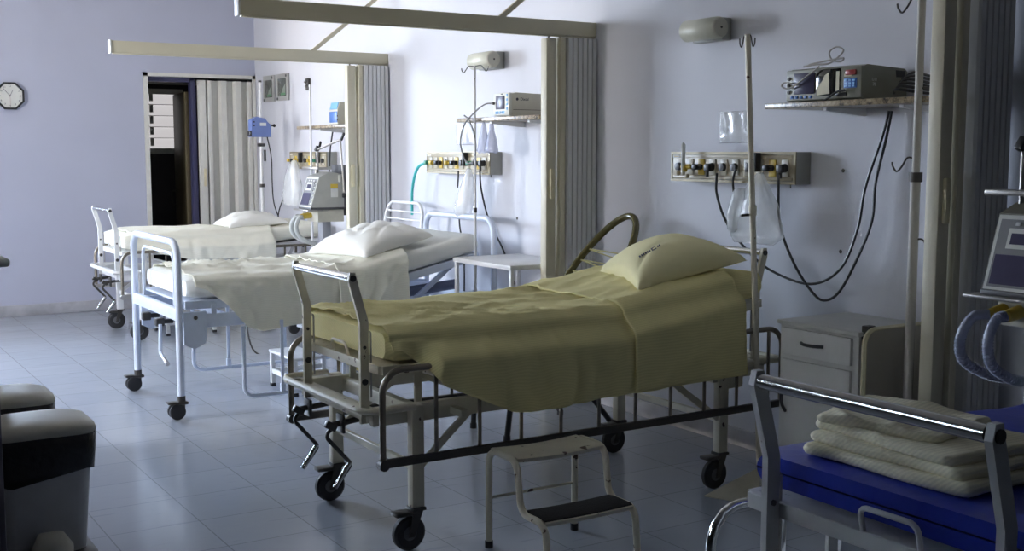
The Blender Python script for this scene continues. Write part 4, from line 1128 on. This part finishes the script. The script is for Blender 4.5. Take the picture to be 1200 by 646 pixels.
# ------------------------------------------------------------------ clock and framed notices
t = thing('wall_clock', 'octagonal black-rimmed wall clock with white face', 'clock', (1.874, YB, 2.068))
def octa(r): return [(r*math.cos(PI/8+k*PI/4), r*math.sin(PI/8+k*PI/4)) for k in range(8)]
MB().loft([[(x, y, z) for x, z in octa(r)] for r, y in ((.135, 0), (.135, -.03), (.130, -.036), (.118, -.036), (.115, -.024), (.115, 0))]).build('rim', BLACKP, t, smooth=0)
MB().prism(octa(.116), 'Y', -.026, -.012).build('dial', CLOCKF, t, smooth=0)
for k in range(1, 13):
    a = PI/2-k*PI/6; words(str(k), .024, INK, t, 'numeral', faceY((.090*math.cos(a), -.0262, .090*math.sin(a))))
MB().bar((0, -.029, 0), (-.058, -.029, .068), .002, .006, (0, 1, 0), 0).build('minute_hand', INK, t)
MB().bar((0, -.030, 0), (.024, -.030, .050), .002, .007, (0, 1, 0), 0).build('hour_hand', INK, t)
MB().bar((0, -.031, .015), (0, -.031, -.085), .001, .003, (0, 1, 0), 0).build('second_hand', RED, t)
MB().lathe([(.001, -.034), (.006, -.034), (.006, -.026), (.001, -.026)], (0, 0, 0), 'Y', 12).build('pin', INK, t)
def notice(y, label, dark):
    t = thing('picture_frame', label, 'framed notice', (XW, y, 2.18), 0, 'framed notices in the rear corner')
    MB().bb((-.022, -.15, -.13), (-.001, .15, .13), .003).build('frame', FRAMEG, t)
    o = MB().bb((-.025, -.105, -.088), (-.021, .105, .085), .001).build('print', PICD, t)
    MB().prism([(-.10, -.08), (.02, -.08), (-.02, -.02), (-.10, .03)], 'X', -.0262, -.0248).build('landscape', mat('grey_green_print', (.20, .24, .20), .4), o, smooth=0)
    MB().bb((-.0268, -.09, -.078), (-.0260, .02, -.058)).build('foliage_strip', PICG, o)
    for yy, zz in ((-.11, .105), (.125, -.11)): MB().cyl((-.026, yy, zz), (-.02, yy, zz), .014, 12).build('fixing', BLACKP, t)
    return t
notice(11.36, 'grey framed notice on the rear wall, next to the corner', 0)
notice(10.985, 'grey framed notice on the rear wall, farther from the corner', 1)

# ------------------------------------------------------------------ clear plastic
def pouch(y, z, w, h, label, m):
    mb = MB(); L = []
    n = 16
    for i in range(n+1):
        row = []
        for j in range(n+1):
            yy = w/2-w*j/n; zz = -h/2+h*i/n
            row.append((-.006-.010*abs(fbm((0, yy, zz), (1, 16, 16), y)), yy, zz))
        L.append(row)
    o = mb.loft(L, cap=False, closed=False).build('plastic_pouch', m, smooth=70, solid=.002)
    o.location = (XW, y, z); return tag(o, label, 'plastic pouch')
SHINY = mat('shiny_clear_film', (.85, .87, .87), .06, alpha=.32, bump=1.0, bscale=30, coat=1.)
pouch(4.59, 1.678, .23, .165, 'shiny clear pouch taped to the wall above the near service panel', SHINY)
pouch(7.41, 1.685, .26, .17, 'pale clear pouch taped to the wall beside the white drip pole', mat('pale_clear_film', (.72, .74, .80), .2, alpha=.4))
def plastic_bag(name, top, rows, m, label, seed, cat='plastic bag'):
    """rows: (drop, half width along the wall, half depth, shift along the wall)"""
    mb = MB(); L = []; n = 28; top = Vector(top)
    for dz, w, dp, sh in rows:
        lp = []
        for k in range(n):
            a = 2*PI*k/n
            c = 1+.16*fbm((math.cos(a)*2, math.sin(a)*2, dz*7), (1.3, 1.3, 1.3), seed)
            lp.append((dp*math.sin(a)*c, sh+w*math.cos(a)*c, -dz+.01*fbm((math.cos(a), math.sin(a), dz), (3, 3, 3), seed+4)))
        L.append(lp)
    o = mb.loft(L).build(name, m, smooth=70); o.location = top
    return tag(o, label, cat)
def refine(rows, n=5):
    out = []
    for a, b in zip(rows, rows[1:]):
        for k in range(n): out.append(tuple(x+(y-x)*k/n for x, y in zip(a, b)))
    return out+[rows[-1]]
plastic_bag('tubing_bag', (4.085, 4.25, 1.445), refine([(0, .02, .012, -.02), (.05, .06, .03, -.01), (.14, .12, .045, .0), (.24, .17, .05, .0), (.31, .18, .045, .0), (.345, .14, .03, .01)]), CLEAR, 'large clear bag of tubing hanging from the near service panel behind the drip pole', 2.)
plastic_bag('suction_bottle', at(866, 245, x=4.06)+Vector((0, 0, .10)), refine([(0, .03, .025, -.01), (.04, .05, .035, .0), (.13, .055, .04, .02), (.20, .04, .03, .03), (.215, .02, .015, .03)]), MILKY, 'small milky bag with a printed label left of the drip pole', 7., 'plastic bag')
plastic_bag('tubing_bag', (4.07, 7.06, 1.43), refine([(0, .02, .015, .0), (.06, .05, .03, .01), (.16, .07, .045, .04), (.25, .10, .05, .07), (.31, .09, .05, .10), (.345, .05, .03, .10)]), MILKY, 'milky bag of tubing hanging from the middle service panel beside the thin pole', 4.)
plastic_bag('tubing_bag', (4.07, 10.30, 1.47), refine([(0, .03, .02, .0), (.06, .08, .04, .02), (.2, .16, .06, .05), (.34, .20, .06, .08), (.42, .15, .05, .06)]), MILKY, 'milky bag of tubing hanging from the rear service panel', 9.)
def mask(y, z, label, seed):
    o = plastic_bag('oxygen_mask', (4.0, y, z), refine([(0, .008, .008, 0), (.03, .02, .015, 0), (.06, .022, .018, 0), (.12, .045, .03, .0), (.19, .06, .04, 0), (.20, .055, .035, 0)], 3), HOSEM, label, seed, 'oxygen mask')
    o['group'] = 'masks hanging under the middle granite shelf'; return o
HOSEM = mat('blue_tinted_plastic', (.52, .55, .72), .2, alpha=.55)
mask(6.74, 1.745, 'clear mask hanging under the middle granite shelf, nearer the thin pole', 1.)
mask(6.64, 1.745, 'clear mask hanging under the middle granite shelf, nearer the partition', 3.)

# ------------------------------------------------------------------ folded linen on the blue mattress
def folded_sheet(z, w, d, cx, cy, rz, th, label, seed, rum=.004):
    """a sheet folded into a soft slab: the folded edge towards the room is round, the open ends show leaves"""
    mb = MB(); L = []; n = 60
    cs = []
    for k in range(9): a_ = PI/2+PI*k/8; cs.append((-w/2+th/2+th/2*math.cos(a_), th/2*math.sin(a_), -1))
    for k in range(1, 18): cs.append((-w/2+th/2+(w-th)*k/18, -th/2, 0))
    for k in range(9): a_ = -PI/2+PI*k/8; cs.append((w/2-th/2+th/2*math.cos(a_), th/2*math.sin(a_), 1))
    for k in range(17, 0, -1): cs.append((-w/2+th/2+(w-th)*k/18, th/2, 2))
    for i in range(n+1):
        t_ = .5-.5*math.cos(PI*i/n) if i not in (0, n) else i/n
        y = d/2-d*t_; e = min(t_, 1-t_)*d
        kz = math.sqrt(max(.06, 1-max(0, 1-e/(th*.5))**2)); kx = 1-.07*max(0, 1-e/.025)**2
        lp = []
        for x, q, sd in cs:
            xx = x*kx; ed = .012*noise.noise(Vector((y*5, seed, sd)))*(abs(x)/(w/2))**2
            up = max(0, q/(th/2))
            bump = rum*(1.4*noise.noise(Vector((xx*6+seed, y*6, seed)))+1.5*crease((xx, y, 0), (.5, .86), 9, seed, 6)+1.2*crease((xx, y, 0), (.9, -.4), 7, seed+4, 6))
            lp.append((xx+ed, y+.012*noise.noise(Vector((xx*8, seed, 2)))*(1-min(1, e/.1)), th/2+q*kz+bump*up))
        L.append(lp)
    o = mb.loft(L).build('folded_sheet', LINEN, smooth=75)
    o.location = (cx, cy, z); o.rotation_euler = (0, 0, rz)
    return tag(o, label, 'folded linen', 'pile of folded linen')
zt = .893
LB = [(.33, .42, 2.035, 1.585, .03, .024, 'folded cream sheet at the bottom of the pile on the blue mattress', 1., .003),
      (.32, .40, 2.045, 1.59, -.02, .022, 'folded cream sheet second from the bottom of the pile', 2., .004),
      (.30, .385, 2.05, 1.60, -.07, .020, 'folded cream sheet second from the top of the pile', 3., .005),
      (.24, .29, 2.04, 1.66, .22, .018, 'rumpled cream sheet lying askew on top of the pile', 4., .012)]
for w_, d_, cx, cy, rz, th, lab, sd, rm in LB:
    folded_sheet(zt, w_, d_, cx, cy, rz, th, lab, sd, rm); zt += th+.001

# small screw plugs left in the walls
def plug(p, label):
    o = MB().lathe([(.001, -.004), (.008, -.003), (.010, 0), (.001, 0)], (0, 0, 0), 'X', 12).build('wall_plug', DARKST); o.location = p
    tag(o, label, 'wall plug')
plug((XW, *at(988, 200, x=XW)[1:]), 'small dark screw plug in the wall right of the near service panel')
plug((XW, *at(985, 295, x=XW)[1:]), 'small dark screw plug in the wall left of the looping cables')
plug((XW, *at(606, 256, x=XW)[1:]), 'small screw left in the wall above the white table')
# dark laundry stamp printed on the yellow pillow
def stamp():
    from mathutils.bvhtree import BVHTree
    tr = BVHTree.FromObject(pl, bpy.context.evaluated_depsgraph_get())
    mb = MB(); rr = random.Random(3)
    a0, a1 = Vector((749, 301, 0)), Vector((773, 287.5, 0)); rows = 0
    for k, (u0, u1, w) in enumerate([(0, .07, .8), (.10, .17, .9), (.2, .26, .9), (.29, .36, .9), (.39, .45, .9), (.48, .54, .8), (.60, .82, 1.3), (.88, .93, .8), (.96, 1.02, .8)]):
        q = []
        for u, v in ((u0, -w), (u1, -w), (u1, w), (u0, w)):
            px = a0.x+(a1.x-a0.x)*u+v*.7; py = a0.y+(a1.y-a0.y)*u+v*1.0
            d = (at(px, py, y=4.5)-EYE).normalized()
            hit = tr.ray_cast(EYE, d)
            if hit[0] is None: q = None; break
            q.append(hit[0]-d*.003)
        if q: mb.bm.faces.new([mb.bm.verts.new(p) for p in q])
    mb.build('laundry_stamp', INK, pl, smooth=0, solid=.001)
bpy.context.view_layer.update(); stamp()
#END_OBJ
# ------------------------------------------------------------------ camera, world
cam = bpy.data.cameras.new('camera'); co = bpy.data.objects.new('camera', cam); COL.objects.link(co)
cam.sensor_fit = 'HORIZONTAL'; cam.sensor_width = 36; cam.lens = 36*F/1200; cam.clip_start = .05
right, down, fwd = R.col[0], R.col[1], R.col[2]
M = Matrix((right, -down, -fwd)).transposed().to_4x4(); M.translation = (0, 0, 1.55)
co.matrix_world = M
scn.camera = co
w = bpy.data.worlds.new('sky'); scn.world = w; w.use_nodes = True
nt = w.node_tree; bg = nt.nodes['Background']; bg.inputs['Strength'].default_value = 66.
tc = nt.nodes.new('ShaderNodeTexCoord'); sp = nt.nodes.new('ShaderNodeSeparateXYZ'); rp = nt.nodes.new('ShaderNodeValToRGB')
mr = nt.nodes.new('ShaderNodeMapRange'); mr.inputs['From Min'].default_value = -.25; mr.inputs['From Max'].default_value = .25
nt.links.new(tc.outputs['Generated'], sp.inputs['Vector']); nt.links.new(sp.outputs['Z'], mr.inputs['Value']); nt.links.new(mr.outputs['Result'], rp.inputs['Fac'])
rp.color_ramp.elements[0].color = (.60, .53, .43, 1); rp.color_ramp.elements[1].color = (.86, .90, 1.0, 1)
r2 = nt.nodes.new('ShaderNodeValToRGB'); r2.color_ramp.elements[0].color = (.46, .46, .46, 1); r2.color_ramp.elements[1].color = (.62, .77, 1.0, 1)
nt.links.new(mr.outputs['Result'], r2.inputs['Fac'])
m2 = nt.nodes.new('ShaderNodeMapRange'); m2.inputs['From Min'].default_value = .25; m2.inputs['From Max'].default_value = .75
nt.links.new(sp.outputs['Y'], m2.inputs['Value'])
mx = nt.nodes.new('ShaderNodeMix'); mx.data_type = 'RGBA'
nt.links.new(m2.outputs['Result'], mx.inputs['Factor']); nt.links.new(rp.outputs['Color'], mx.inputs['A']); nt.links.new(r2.outputs['Color'], mx.inputs['B'])
nt.links.new(mx.outputs['Result'], bg.inputs['Color'])
vs = scn.view_settings
vs.view_transform = 'Standard'; vs.look = 'None'; vs.gamma = 1; vs.exposure = 0; vs.use_curve_mapping = False
scn.cycles.max_bounces = 8; scn.cycles.diffuse_bounces = 6; scn.cycles.glossy_bounces = 4; scn.cycles.transparent_max_bounces = 12
scn.cycles.sample_clamp_indirect = 6
scn.cycles.use_denoising = True
